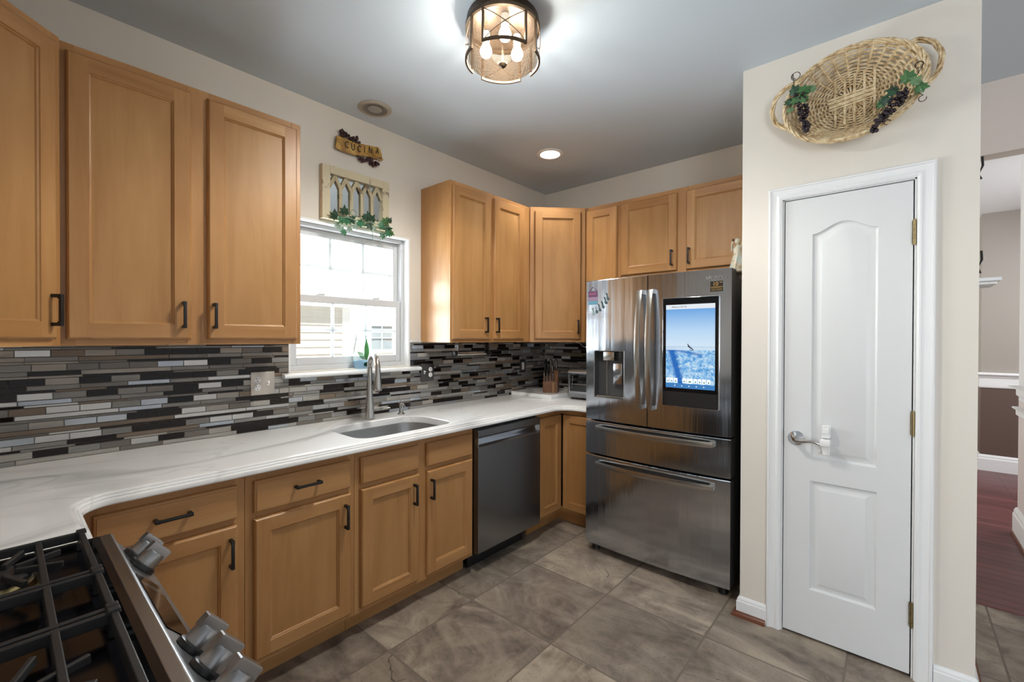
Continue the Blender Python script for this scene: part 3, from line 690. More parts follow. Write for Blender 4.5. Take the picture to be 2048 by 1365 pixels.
# neighbouring house seen through the panes
m_sid = M('cream_vinyl_siding', (.62, .59, .535), .6); m_sid2 = M('white_vinyl_siding', (.85, .84, .82), .6); m_shade = M('white_fascia', (.85, .85, .85), .6); m_roof = M('grey_shingle', (.18, .17, .17), .8); m_nbglass = M('neighbour_glass', (.35, .40, .44), .08)
t = thing('neighbour_house', 'cream sided neighbouring house seen through the kitchen window', 'house', (-5, -1, -.3))
bm = BM(); 
def siding(x, y0, y1, za, zb, mi=0, lap=.016):
    z = za; n0 = len(bm.faces)
    while z < zb:
        loft(bm, [[(x, y0, z), (x, y1, z)], [(x+lap, y0, z+.003), (x+lap, y1, z+.003)], [(x, y0, z+.11), (x, y1, z+.11)]], False); z += .11
    box(bm, x-2.5, y0, za, x-.001, y1, zb); bm.faces.ensure_lookup_table()
    for k_ in range(n0, len(bm.faces)): bm.faces[k_].material_index = mi
siding(-4.0, -7, .15, -.5, 1.86); siding(-7.0, -7, 9, -.5, 6.0, 1, .004)
part('siding_wall', bm, [m_sid, m_sid2], t, world=True)
bm = BM(); box(bm, -4.02, .10, -.5, -3.97, .22, 1.86); part('corner_board', bm, m_shade, t, world=True)
bm = BM(); prism(bm, [(-7, 1.90), (-3.84, 1.86), (-3.84, 1.97), (-4.0, 2.02), (-7, 2.6)], 'y', -7.2, .36); part('eave', bm, m_shade, t, world=True)
bm = BM()
for y0, y1, za, zb in ((2.34, 2.41, 1.04, 1.75), (2.99, 3.06, 1.04, 1.75), (2.41, 2.99, 1.04, 1.11), (2.41, 2.99, 1.68, 1.75), (2.69, 2.71, 1.11, 1.68), (2.41, 2.99, 1.385, 1.405)): box(bm, -6.99, y0, za, -6.93, y1, zb)
nw = part('window_frame', bm, m_shade, t, world=True)
bm = BM(); box(bm, -6.985, 2.41, 1.11, -6.96, 2.99, 1.68); o = part('window_pane', bm, m_nbglass, t, world=True)
o.parent = nw; o.location = (0, 0, 0)
bm = BM(); box(bm, -3.97, -.62, .93, -3.80, -.16, 1.0); box(bm, -3.97, -.50, .80, -3.86, -.30, .93); part('meter_box', bm, M('tan_plastic', (.45, .36, .28), .6), t, world=True)
bm = BM(); quad(bm, [(-14, -12, -.5), (-.16, -12, -.5), (-.16, 12, -.5), (-14, 12, -.5)]); struct('ground', bm, M('pale_concrete', (.55, .54, .52), .8))

# ------------------------------------------------------------------ vase on the sill
vx, vy, vz = -.010, -1.900, 1.2090
t = thing('glass_vase', 'clear glass vase painted with leaves, standing on the window sill', 'vase', (vx, vy, vz))
vp = [(.001, .0), (.038, .0), (.040, .004), (.050, .05), (.056, .056), (.058, .085), (.056, .125), (.048, .165), (.040, .185), (.043, .21)]
bm = BM(); lathe(bm, vp, (vx, vy, vz), 28); part('body', bm, m_vase, t, 50, world=True)
bm = BM(); lathe(bm, [(.0402, .003), (.0504, .05), (.0495, .0505), (.039, .004)], (vx, vy, vz), 28)
m_band = M('blue_striped_glass', (.35, .55, .72), .1); m_band.node_tree.nodes['Principled BSDF'].inputs['Alpha'].default_value = .6
part('blue_base_band', bm, m_band, t, 50, world=True)
m_lf = [M('leaf_green', (.045, .13, .035), .45), M('leaf_grey_green', (.24, .33, .27), .5), M('leaf_dark', (.012, .05, .025), .5), M('leaf_mint_back', (.03, .15, .07), .5)]
def oval_leaf(bm, base, tip, wid, nrm, mi=0, n=8):
    b_, t__ = Vector(base), Vector(tip); ax = t__-b_; sd = ax.cross(Vector(nrm)).normalized(); up = Vector(nrm).normalized()
    A, B_ = [], []
    for i in range(n+1):
        s = i/n; wv = wid*math.sin(PI*s**.8)*(1-.25*s); c = b_+ax*s+up*(.12*wid*math.sin(PI*s))
        A.append(c+sd*wv); B_.append(c-sd*wv)
    loft(bm, [A, [ (p+q_)/2+up*wid*.25 for p, q_ in zip(A, B_)], B_], False, mi=mi)
def clear_paint(name, col):
    m = bpy.data.materials.new(name); m.use_nodes = True; n, l = nt(m); n.remove(n['Principled BSDF'])
    a_ = n.new('ShaderNodeBsdfTransparent'); a_.inputs[0].default_value = (*col, 1); d_ = n.new('ShaderNodeBsdfDiffuse'); d_.inputs[0].default_value = (*[c*.8 for c in col], 1)
    x_ = n.new('ShaderNodeMixShader'); x_.inputs[0].default_value = .55; l.new(a_.outputs[0], x_.inputs[1]); l.new(d_.outputs[0], x_.inputs[2]); l.new(x_.outputs[0], n['Material Output'].inputs[0]); return m
m_pl = [clear_paint('green_glass_paint', (.10, .30, .10)), clear_paint('sage_glass_paint', (.28, .46, .33)), clear_paint('dark_glass_paint', (.03, .10, .06))]
bm = BM(); oval_leaf(bm, (vx+.058, vy+.002, vz+.055), (vx+.052, vy+.006, vz+.190), .021, (1, 0, 0), 0); part('painted_leaf', bm, m_pl, t, 60, world=True)
bm = BM(); oval_leaf(bm, (vx+.058, vy+.002, vz+.06), (vx+.040, vy-.050, vz+.112), .018, (1, -.6, 0), 1); part('painted_leaf', bm, m_pl, t, 60, world=True)
bm = BM(); ball(bm, (vx+.050, vy+.006, vz+.030), .013, 8, 2, (.3, 1.4, 1)); part('painted_leaf', bm, m_pl, t, 60, world=True)

# ------------------------------------------------------------------ wall decor over the window
m_cream = M('distressed_cream_wood', (.60, .52, .36), .55); g = G(m_cream); v_, _r = objvec(g)
f = g.noise(g.vmap(v_, (9, 9, 9)), 1.6, 5, .65, .3); g.l.new(g.ramp(f, [(.56, (.60, .53, .37)), (.64, (.24, .19, .13))]), g.b.inputs['Base Color'])
fy0, fy1, fz0, fz1 = -2.168, -1.728, 2.090, 2.402
t = thing('arched_window_mirror', 'distressed cream mirror framed like a gothic-arched window, above the window', 'mirror', (0, (fy0+fy1)/2, fz0), PI/2)
bm = BM(); fr = .047
for y0, y1, za, zb in ((fy0, fy0+fr, fz0, fz1), (fy1-fr, fy1, fz0, fz1), (fy0+fr, fy1-fr, fz0, fz0+fr), (fy0+fr, fy1-fr, fz1-fr, fz1)): box(bm, .0007, y0, za, .034, y1, zb)
part('frame', bm, m_cream, t, bevel=.002, world=True)
bm = BM(); quad(bm, [(.012, fy0+fr-.004, fz0+fr-.004), (.012, fy1-fr+.004, fz0+fr-.004), (.012, fy1-fr+.004, fz1-fr+.004), (.012, fy0+fr-.004, fz1-fr+.004)]); part('mirror_glass', bm, m_mirror, t, world=True)
bm = BM(); n = 5; wi = (fy1-fy0-2*fr)/n; y0 = fy0+fr; zs, zt = fz0+fr, fz1-fr; zj = zt-.075
def stick(bm, p, q_, w_=.0085): tube(bm, [(.024, *p), (.024, *q_)], w_*1.25, 4, up=(1, 0, 0))
for k in range(1, n): stick(bm, (y0+wi*k, zs), (y0+wi*k, zj))
for k in range(n): stick(bm, (y0+wi*k, zj), (y0+wi*(k+.5), zt-.006)); stick(bm, (y0+wi*(k+1), zj), (y0+wi*(k+.5), zt-.006))
part('tracery', bm, m_cream, t, world=True)
bm = BM(); P = []
for i in range(70):
    a_ = i/70*4*PI; rr_ = .020-.004*i/70; P.append((.05+.004*math.sin(a_*.5), -1.985+rr_*math.cos(a_), 2.150+rr_*math.sin(a_)))
ivy_curl = P
def ivy_leaf(bm, c, size, ydir, zdir, mi, tilt=.3, lobes=5):
    pts = []
    prof = [(0, -.30), (.30, -.48), (.42, -.20), (.78, -.18), (.48, .14), (.60, .52), (.24, .46), (0, 1.0)]
    out = prof + [(-x, y) for x, y in prof[-2:0:-1]]
    yv = Vector((tilt*.6, ydir, zdir)).normalized(); nx = Vector((1, 0, 0)); nx = (nx-yv*nx.dot(yv)).normalized(); sd = yv.cross(nx)
    c = Vector(c); cv = bm.verts.new(c+nx*size*.12); vs = [bm.verts.new(c+sd*x*size*.8+yv*y*size*.8+nx*(-.22*abs(x)+.05*math.sin(5*x+y*3))*size) for x, y in out]
    for i in range(len(vs)): bm.faces.new((cv, vs[i], vs[(i+1) % len(vs)])).material_index = mi
t = thing('ivy_garland', 'artificial variegated ivy swag hanging over the lower edge of the arched mirror', 'garland', (.05, -1.9, 2.09))
bm = BM(); tube(bm, [(.050, -2.10, 2.100), (.055, -2.03, 2.115), (.058, -1.95, 2.105), (.056, -1.87, 2.120), (.055, -1.80, 2.10), (.05, -1.74, 2.115)], .0035, 6); tube(bm, ivy_curl, .0015, 5)
tube(bm, [(.058, -1.87, 2.10), (.065, -1.865, 2.05), (.06, -1.862, 2.0)], .002, 5); tube(bm, [(.058, -1.81, 2.10), (.065, -1.805, 2.05), (.06, -1.815, 1.985)], .002, 5)
part('stem', bm, m_lf[1], t, 60, world=True)
iv = [(-2.105, 2.108, .040, -.9, .35, 2), (-2.07, 2.09, .036, -.5, -.6, 3), (-2.05, 2.14, .045, -.1, 1, 2), (-2.03, 2.10, .040, .6, -.5, 3), (-2.06, 2.045, .034, -.3, -1, 1), (-2.085, 2.06, .03, -.8, -.5, 1), (-2.02, 2.05, .03, .7, -.6, 1),
      (-1.995, 2.115, .042, .3, -.7, 2), (-1.955, 2.095, .040, .8, -.5, 3), (-1.985, 2.072, .030, .4, -1, 1), (-1.925, 2.125, .040, .5, .8, 2), (-1.90, 2.145, .036, -.5, 1, 2), (-1.865, 2.135, .044, .5, .8, 2), (-1.885, 2.095, .040, .2, -.9, 2),
      (-1.85, 2.085, .028, -.2, -1, 1), (-1.80, 2.11, .040, -.6, -.5, 3), (-1.775, 2.135, .042, .3, .9, 0), (-1.75, 2.10, .042, .8, .2, 2), (-1.765, 2.068, .036, .5, -.8, 3), (-1.79, 2.05, .034, -.2, -1, 3), (-1.735, 2.075, .032, .9, -.4, 0), (-2.06, 2.02, .030, .1, -1, 3), (-1.74, 2.15, .03, .4, .9, 2)]
bm = BM()
for y, z, s_, dy, dz, mi in iv: ivy_leaf(bm, (.062+rnd.uniform(-.012, .024), y, z), s_*1.25, dy, dz, mi, rnd.uniform(-.2, .5))
part('leaves', bm, m_lf, t, world=True)

# CUCINA plaque
m_ban = M('aged_gold_banner', (.42, .235, .05), .5); g = G(m_ban); v_, _r = objvec(g); g.l.new(g.ramp(g.noise(v_, 22, 4, .6), [(.35, (.27, .13, .025)), (.55, (.46, .27, .06)), (.7, (.55, .37, .10))]), g.b.inputs['Base Color'])
m_grape = M('dark_plum_resin', (.040, .012, .014), .3); m_gold2 = M('dark_brown_paint', (.018, .009, .006), .5)
t = thing('cucina_plaque', 'gold ribbon plaque reading CUCINA with dark grapes, on the wall above the arched mirror', 'plaque', (0, -1.925, 2.51), PI/2)
top = [(-2.078, 2.590), (-2.036, 2.591), (-1.994, 2.586), (-1.955, 2.587), (-1.911, 2.592), (-1.855, 2.602), (-1.80, 2.610), (-1.784, 2.604), (-1.776, 2.590)]
bot = [(-2.086, 2.516), (-2.04, 2.510), (-1.998, 2.509), (-1.955, 2.512), (-1.911, 2.520), (-1.855, 2.534), (-1.80, 2.548), (-1.782, 2.552), (-1.766, 2.548)]
bx = [.026, .024, .028, .031, .030, .026, .024, .020, .012]
bm = BM(); loft(bm, [[(x, *p) for x, p in zip(bx, top)], [(x+.006, (p[0]+q_[0])/2, (p[1]+q_[1])/2) for x, p, q_ in zip(bx, top, bot)], [(x, *p) for x, p in zip(bx, bot)], [(x-.007, *p) for x, p in zip(bx, bot)], [(x-.007, *p) for x, p in zip(bx, top)], [(x, *p) for x, p in zip(bx, top)]], False)
tube(bm, [(.012, -1.79, 2.536), (.016, -1.775, 2.541), (.020, -1.766, 2.546)], .006, 8); box(bm, .0008, -2.05, 2.535, .02, -1.80, 2.575)
part('ribbon', bm, m_ban, t, 60, world=True)
def bunch(bm, cs, r, n, mi=0, sp=(.007, .012, .012)):
    for c in cs:
        for k in range(n): ball(bm, (c[0]+rnd.uniform(-sp[0], sp[0]), c[1]+rnd.uniform(-sp[1], sp[1]), c[2]+rnd.uniform(-sp[2], sp[2])), r*rnd.uniform(.85, 1.15), 8, mi)
bm = BM(); bunch(bm, [(.020, -2.045, 2.625), (.018, -2.040, 2.605), (.024, -2.010, 2.612), (.024, -1.985, 2.610), (.024, -1.96, 2.615), (.026, -1.965, 2.595), (.022, -1.94, 2.590)], .0085, 6); part('upper_grapes', bm, m_grape, t, 60, world=True)
bm = BM(); bunch(bm, [(.018, -1.925, 2.508), (.018, -1.90, 2.503), (.018, -1.875, 2.512), (.018, -1.845, 2.505), (.018, -1.825, 2.500), (.018, -1.805, 2.515), (.018, -1.85, 2.525)], .0085, 6); part('lower_grapes', bm, m_grape, t, 60, world=True)
for ch, (y, z), sc in zip('CUCINA', [(-2.022, 2.549), (-1.981, 2.548), (-1.941, 2.5505), (-1.905, 2.556), (-1.864, 2.565), (-1.815, 2.577)], (.058, .058, .058, .056, .056, .054)):
    bm = BM(); tb = text_bm(ch, sc, .0012, sx=.62, off=.0)
    # serifs: short strokes at the stem ends
    add(bm, tb, Matrix.Translation((.0385, y, z)) @ Matrix.Rotation(PI/2, 4, 'Z') @ STAND); part('letter', bm, m_gold2, t, world=True)

# ------------------------------------------------------------------ electrical plates
m_plate = M('brushed_nickel_plate', (.52, .48, .43), .38, .55); m_plated = M('dark_pewter_plate', (.085, .085, .088), .4, .6)
def receptacle(bm, y, z, s=1.0):
    lathe(bm, [(.0165*s, 0), (.0165*s, .0018), (.0155*s, .0025), (0.0001, .0025)], (.0148, y, z), 20, axis=(1, 0, 0))
def slots(bm, y, z):
    for dy, h_ in ((-.006, .008), (.006, .0065)): box(bm, .0172, y+dy-.0011, z+.001, .0176, y+dy+.0011, z+.001+h_)
    cyl(bm, (.0172, y, z-.0075), (.0176, y, z-.0075), .0026, n=10)
def plate(label, yc_, zc_, w_, h_, mat, recs, togs, rock=()):
    t = thing('outlet_plate' if recs else 'switch_plate', label, 'outlet' if recs else 'light switch', (.005, yc_, zc_), PI/2)
    bm = BM(); cbox(bm, .0052, yc_-w_/2, zc_-h_/2, .0148, yc_+w_/2, zc_+h_/2, .0025); part('plate', bm, mat, t, 40, world=True)
    for y in recs:
        for z in (zc_+.0195, zc_-.0195):
            bm = BM(); receptacle(bm, y, z); r_ = part('receptacle', bm, m_white, t, 40, world=True)
            bm = BM(); slots(bm, y, z); o = part('slots', bm, m_dark, t, world=True); o.parent = r_; o.matrix_parent_inverse = Matrix()
    for y in togs:
        bm = BM(); box(bm, .0148, y-.005, zc_-.012, .0158, y+.005, zc_+.012); tube(bm, [(.0155, y, zc_), (.026, y, zc_+.006)], .004, 8); part('toggle', bm, m_white, t, 40, world=True)
    for y in rock:
        bm = BM(); cbox(bm, .0146, y-.0165, zc_-.033, .0188, y+.0165, zc_+.033, .002); part('rocker', bm, m_white, t, 40, world=True)
    return t
plate('nickel double plate with outlet and switch left of the window', -2.4765, 1.1635, .115, .120, m_plate, (-2.503,), (-2.451,))
plate('dark double plate with switch and outlet right of the window sill', -1.4005, 1.161, .115, .120, m_plated, (-1.375,), (-1.428,))
plate('dark plate with white rocker switch near the corner, above the slab', -.345, 1.157, .074, .118, m_plated, (), (), (-.345,))

# towel holder under the right cabinet
t = thing('paper_towel_holder', 'empty chrome and black paper towel bar under the cabinet right of the window', 'paper towel holder', (.2, -1.14, 1.29))
bm = BM(); cyl(bm, (.2, -1.285, 1.289), (.2, -1.0, 1.289), .0075, n=16); part('bar', bm, m_chrome, t, 40, world=True)
for y_, m_ in ((-1.292, m_chrome), (-.992, m_dark)):
    bm = BM(); box(bm, .183, y_-.004, 1.30, .217, y_+.004, 1.3713); cyl(bm, (.2, y_-.004, 1.295), (.2, y_+.004, 1.295), .020, n=24)
    br = part('bracket', bm, m_, t, 40, world=True, bevel=.0015)
    bm = BM(); s_ = -1 if y_ < -1.1 else 1; lathe(bm, [(.012, 0), (.022, .004), (.024, .014), (.020, .026), (.0, .030)], (.2, y_+s_*.005, 1.290), 20, axis=(0, s_, 0)); part('end_knob', bm, m_dark, t, 40, world=True)

# ------------------------------------------------------------------ corner: slab, knife block, toaster oven, cable
bm = BM(); cbox(bm, .012, -.500, .9146, .437, -.012, .9475, .002); single('marble_slab', bm, m_quartz, 'raised marble slab in the counter corner carrying the knife block', 'board', (.22, -.25, .9146))
m_wal = wood('walnut_block', 2, (.17, .075, .035), (.10, .04, .018), (.26, .13, .06), .4)
m_wal2 = wood('walnut_light_strip', 2, (.42, .22, .09), (.30, .14, .05), (.5, .29, .13), .4)
kx, ky, kz = .300, -.315, .948
t = thing('knife_block', 'walnut knife block full of black-handled knives in the counter corner', 'knife block', (kx, ky, kz), math.radians(30))
bm = BM(); prism(bm, [(-.07, 0), (.06, 0), (.06, .165), (.02, .185), (-.07, .085)], 'x', -.062, .062); bm.transform(Matrix()); 
part('block', bm, [m_wal], t, bevel=.002)
bm = BM(); box(bm, .018, -.0708, .001, .030, -.0685, .084); part('light_strip', bm, m_wal2, t)
kn = 0
for row, (y_, z_, xs) in enumerate(((-.052, .098, (-.047, -.023, .001, .025)), (-.012, .135, (-.044, -.014, .018)), (.022, .175, (-.04, .0, .045)))):
    for x_ in xs:
        bm = BM(); L_ = .098 if row == 0 else .125; d_ = Vector((0, -.50, .86)).normalized(); p_ = Vector((x_, y_, z_-.004)); w_ = .0075 if row == 0 else .011
        tube(bm, [p_, p_+d_*L_*.5, p_+d_*L_*.92, p_+d_*L_], [w_, w_*1.1, w_*1.05, w_*.7], 10, sx=.75)
        k = part('knife_handle', bm, m_dark, t, 50, label='black knife handle with a steel spine')
        bm = BM(); tube(bm, [p_+d_*.004+Vector((0, -w_*.95, -.003)), p_+d_*L_*.93+Vector((0, -w_*1.0, -.003))], .0028, 6); ball(bm, p_+d_*.003+Vector((0, -w_, -.004)), .0042, 8); o = part('steel_spine', bm, m_chrome, t, 50)
        o.parent = k
t = thing('toaster_oven', 'stainless toaster oven on the counter, half hidden by the fridge', 'toaster oven', (.72, -.22, .9145))
ox0, ox1, oy0, oy1, oz0, oz1 = .516, .930, -.385, -.06, .930, 1.152
bm = BM(); t2 = BM(); prism(bm, [(oy0, oz0+.03), (oy0+.012, oz0), (oy1, oz0), (oy1, oz1), (oy0+.012, oz1), (oy0, oz1-.02)], 'x', ox0, ox1); part('housing', bm, m_rsteel, t, bevel=.006, world=True, seg=3)
bm = BM(); box(bm, ox0+.03, oy0-.006, oz0+.055, ox1-.09, oy0-.001, oz1-.032); dr = part('glass_door', bm, m_oven, t, world=True)
bm = BM()
for a_ in ((ox0+.018, oz0+.035, ox0+.03, oz1-.02), (ox1-.09, oz0+.035, ox1-.078, oz1-.02), (ox0+.03, oz0+.035, ox1-.09, oz0+.055), (ox0+.03, oz1-.032, ox1-.09, oz1-.02)): box(bm, a_[0], oy0-.010, a_[1], a_[2], oy0-.0005, a_[3])
o = part('door_frame', bm, m_steel, t, bevel=.002, world=True); o.parent = dr
bm = BM(); cyl(bm, (ox0+.03, oy0-.035, oz1-.014), (ox1-.10, oy0-.035, oz1-.014), .007, n=14); [box(bm, x_, oy0-.035, oz1-.018, x_+.012, oy0-.009, oz1-.010) for x_ in (ox0+.045, ox1-.13)]; o = part('handle', bm, m_chrome, t, 40, world=True); o.parent = dr
bm = BM(); tube(bm, [(ox0+.034, oy0-.0072, oz0+.11), (ox1-.095, oy0-.0072, oz0+.11)], .0014, 6); tube(bm, [(ox0+.043, oy0-.0072, oz0+.07), (ox0+.05, oy0-.0072, oz1-.045)], .0016, 6); part('rack_wire', bm, m_chrome, t, 40, world=True)
for x_ in (ox0+.03, ox1-.05):
    for y_ in (oy0+.03, oy1-.04):
        bm = BM(); cyl(bm, (x_, y_, .9146), (x_, y_, .9305), .012, .014, 14); part('foot', bm, m_dark, t, 40, world=True)
bm = BM(); tube(bm, [(.36, -.03, 1.370), (.40, -.035, 1.362), (.43, -.045, 1.343), (.445, -.05, 1.333), (.48, -.05, 1.325), (.55, -.04, 1.32), (.62, -.02, 1.30)], .0035, 8); single('power_cable', bm, m_white, 'thin white cable drooping from under the wall cabinet by the fridge', 'cable', (.45, -.04, 1.33), 60)
# ------------------------------------------------------------------ refrigerator
t = thing('refrigerator', 'stainless four-door refrigerator with a touch screen and water dispenser', 'refrigerator', (1.4, -.4, 0))
FX0, FX1, FYB, FYD, FYF, FZ1 = .953, 1.847, -.03, -.715, -.818, 1.782
bm = BM(); box(bm, FX0+.006, FYB-.69, .045, FX1-.006, FYB, 1.745); box(bm, FX0+.03, FYD-.01, 1.745, FX1-.03, FYD+.16, 1.772); part('body', bm, m_sideg, t, bevel=.003, world=True)
for x_ in (FX0+.045, FX1-.05):
    for y_ in (FYF+.06, -.12):
        bm = BM(); cyl(bm, (x_-.022, y_, .0), (x_+.022, y_, .0), .0001, n=4) if 0 else None
        cyl(bm, (x_, y_, .0005), (x_, y_, .046), .026, .02, 18); part('foot', bm, m_dark, t, 40, world=True)
xm = 1.388
def bow(x):                                                 # gently bowed front
    s = (x-FX0)/(FX1-FX0); return FYF-.022*(1-(2*s-1)**2)
def front(name, x0, x1, z0, z1, hole=None, yb=FYD-.012):
    bm = BM(); xs = sorted(set([x0+(x1-x0)*i/14 for i in range(15)]+([hole[0], hole[1]] if hole else []))); zs = sorted(set([z0+.004, z1-.004]+([hole[2], hole[3]] if hole else [])))
    for a_, b_ in zip(xs[:-1], xs[1:]):
        for c_, d_ in zip(zs[:-1], zs[1:]):
            if hole and a_ >= hole[0]-1e-6 and b_ <= hole[1]+1e-6 and c_ >= hole[2]-1e-6 and d_ <= hole[3]+1e-6: continue
            quad(bm, [(a_, bow(a_), c_), (b_, bow(b_), c_), (b_, bow(b_), d_), (a_, bow(a_), d_)], 0)
    F = [[(x, bow(x), z0+.004) for x in xs], [(x, bow(x)+.004, z0) for x in xs], [(x, yb, z0) for x in xs]]; loft(bm, F, False, mi=0)
    F = [[(x, bow(x), z1-.004) for x in xs], [(x, bow(x)+.004, z1) for x in xs], [(x, yb, z1) for x in xs]]; loft(bm, F, False, mi=0)
    for x in (x0, x1): quad(bm, [(x, bow(x), z0+.004), (x, bow(x), z1-.004), (x, bow(x)+.004, z1), (x, yb, z1), (x, yb, z0), (x, bow(x)+.004, z0)], 1)
    quad(bm, [(x0, yb, z0), (x1, yb, z0), (x1, yb, z1), (x0, yb, z1)], 1)
    bmesh.ops.remove_doubles(bm, verts=bm.verts[:], dist=.0002)
    return part(name, bm, [m_steel, m_sideg], t, 30, world=True)
DH = (1.018, 1.234, 1.022, 1.322)
ld = front('left_door', FX0, xm-.003, .872, FZ1, DH); rd_ = front('right_door', xm+.003, FX1, .872, FZ1)
d1 = front('middle_drawer', FX0, FX1, .648, .862); d2 = front('freezer_drawer', FX0, FX1, .052, .638)
# dispenser
bm = BM(); x0, x1, z0, z1 = DH; yf = bow(1.12)-.002; yb = FYF+.055
dsp = BM()
quad(dsp, [(x0, yb, z0), (x1, yb, z0), (x1, yb, z1), (x0, yb, z1)]); quad(dsp, [(x0, bow(x0), z0), (x0, yb, z0), (x0, yb, z1), (x0, bow(x0), z1)]); quad(dsp, [(x1, bow(x1), z0), (x1, yb, z0), (x1, yb, z1), (x1, bow(x1), z1)])
quad(dsp, [(x0, bow(x0), z0), (x1, bow(x1), z0), (x1, yb, z0), (x0, yb, z0)]); quad(dsp, [(x0, bow(x0), z1), (x1, bow(x1), z1), (x1, yb, z1), (x0, yb, z1)])
m_disp = M('grey_dispenser_plastic', (.075, .076, .078), .3, .3)
rc = part('dispenser_recess', dsp, m_disp, t, world=True); rc.parent = ld
def sub_of(o, par): o.parent = par; return o
bm = BM()
for a_, b_ in (((x0, z0), (x0, z1)), ((x1, z0), (x1, z1)), ((x0, z0), (x1, z0)), ((x0, z1), (x1, z1))): tube(bm, [(a_[0], bow(a_[0])-.001, a_[1]), (b_[0], bow(b_[0])-.001, b_[1])], .0022, 6)
sub_of(part('dispenser_trim', bm, m_chrome, t, 40, world=True), ld)
bm = BM(); cbox(bm, x0+.062, yb-.062, z1-.062, x0+.142, yb-.001, z1-.002, .006); sub_of(part('spout_block', bm, m_nickel, t, 40, world=True), ld)
bm = BM(); cbox(bm, x0+.118, yb-.03, z0+.085, x0+.182, yb-.002, z1-.078, .004); sub_of(part('dispenser_paddle', bm, m_steel, t, 40, world=True), ld)
bm = BM(); box(bm, x0+.06, yb-.008, z0+.012, x0+.064, yb-.001, z1-.062); box(bm, x0+.004, yb-.05, z0+.001, x1-.004, yb-.002, z0+.010); sub_of(part('drip_tray', bm, m_nickel, t, world=True), ld)
# handles
def bow_handle(par, horiz, c0, c1, fixed, yface):
    bm = BM(); P = []; n = 24
    for i in range(n+1):
        s = i/n; off = .028+.040*math.sin(PI*s)**.8
        P.append((c0+(c1-c0)*s, yface-off, fixed) if horiz else (fixed, yface-off, c0+(c1-c0)*s))
    ring = []
    hw = .0155
    for i, p in enumerate(P):
        x, y, z = p
        if horiz: ring.append([(x, y-.006, z-hw), (x, y-.009, z), (x, y-.006, z+hw), (x, y+.008, z+hw*.8), (x, y+.008, z-hw*.8)])
        else: ring.append([(x-hw, y-.006, z), (x, y-.009, z), (x+hw, y-.006, z), (x+hw*.8, y+.008, z), (x-hw*.8, y+.008, z)])
    loft(bm, ring, True, True, True)
    for s in (.012, .988):
        q_ = c0+(c1-c0)*s
        if horiz: box(bm, q_-.013, yface-.034, fixed-.012, q_+.013, yface+.006, fixed+.012)
        else: box(bm, fixed-.012, yface-.034, q_-.013, fixed+.012, yface+.006, q_+.013)
    o = part('handle', bm, m_nickel, t, 40, world=True); o.parent = par
bow_handle(ld, False, .985, 1.690, 1.352, bow(1.35)); bow_handle(rd_, False, .985, 1.690, 1.418, bow(1.42))
bow_handle(d1, True, 1.045, 1.765, .826, bow(1.05)+.006); bow_handle(d2, True, 1.045, 1.765, .592, bow(1.05)+.006)
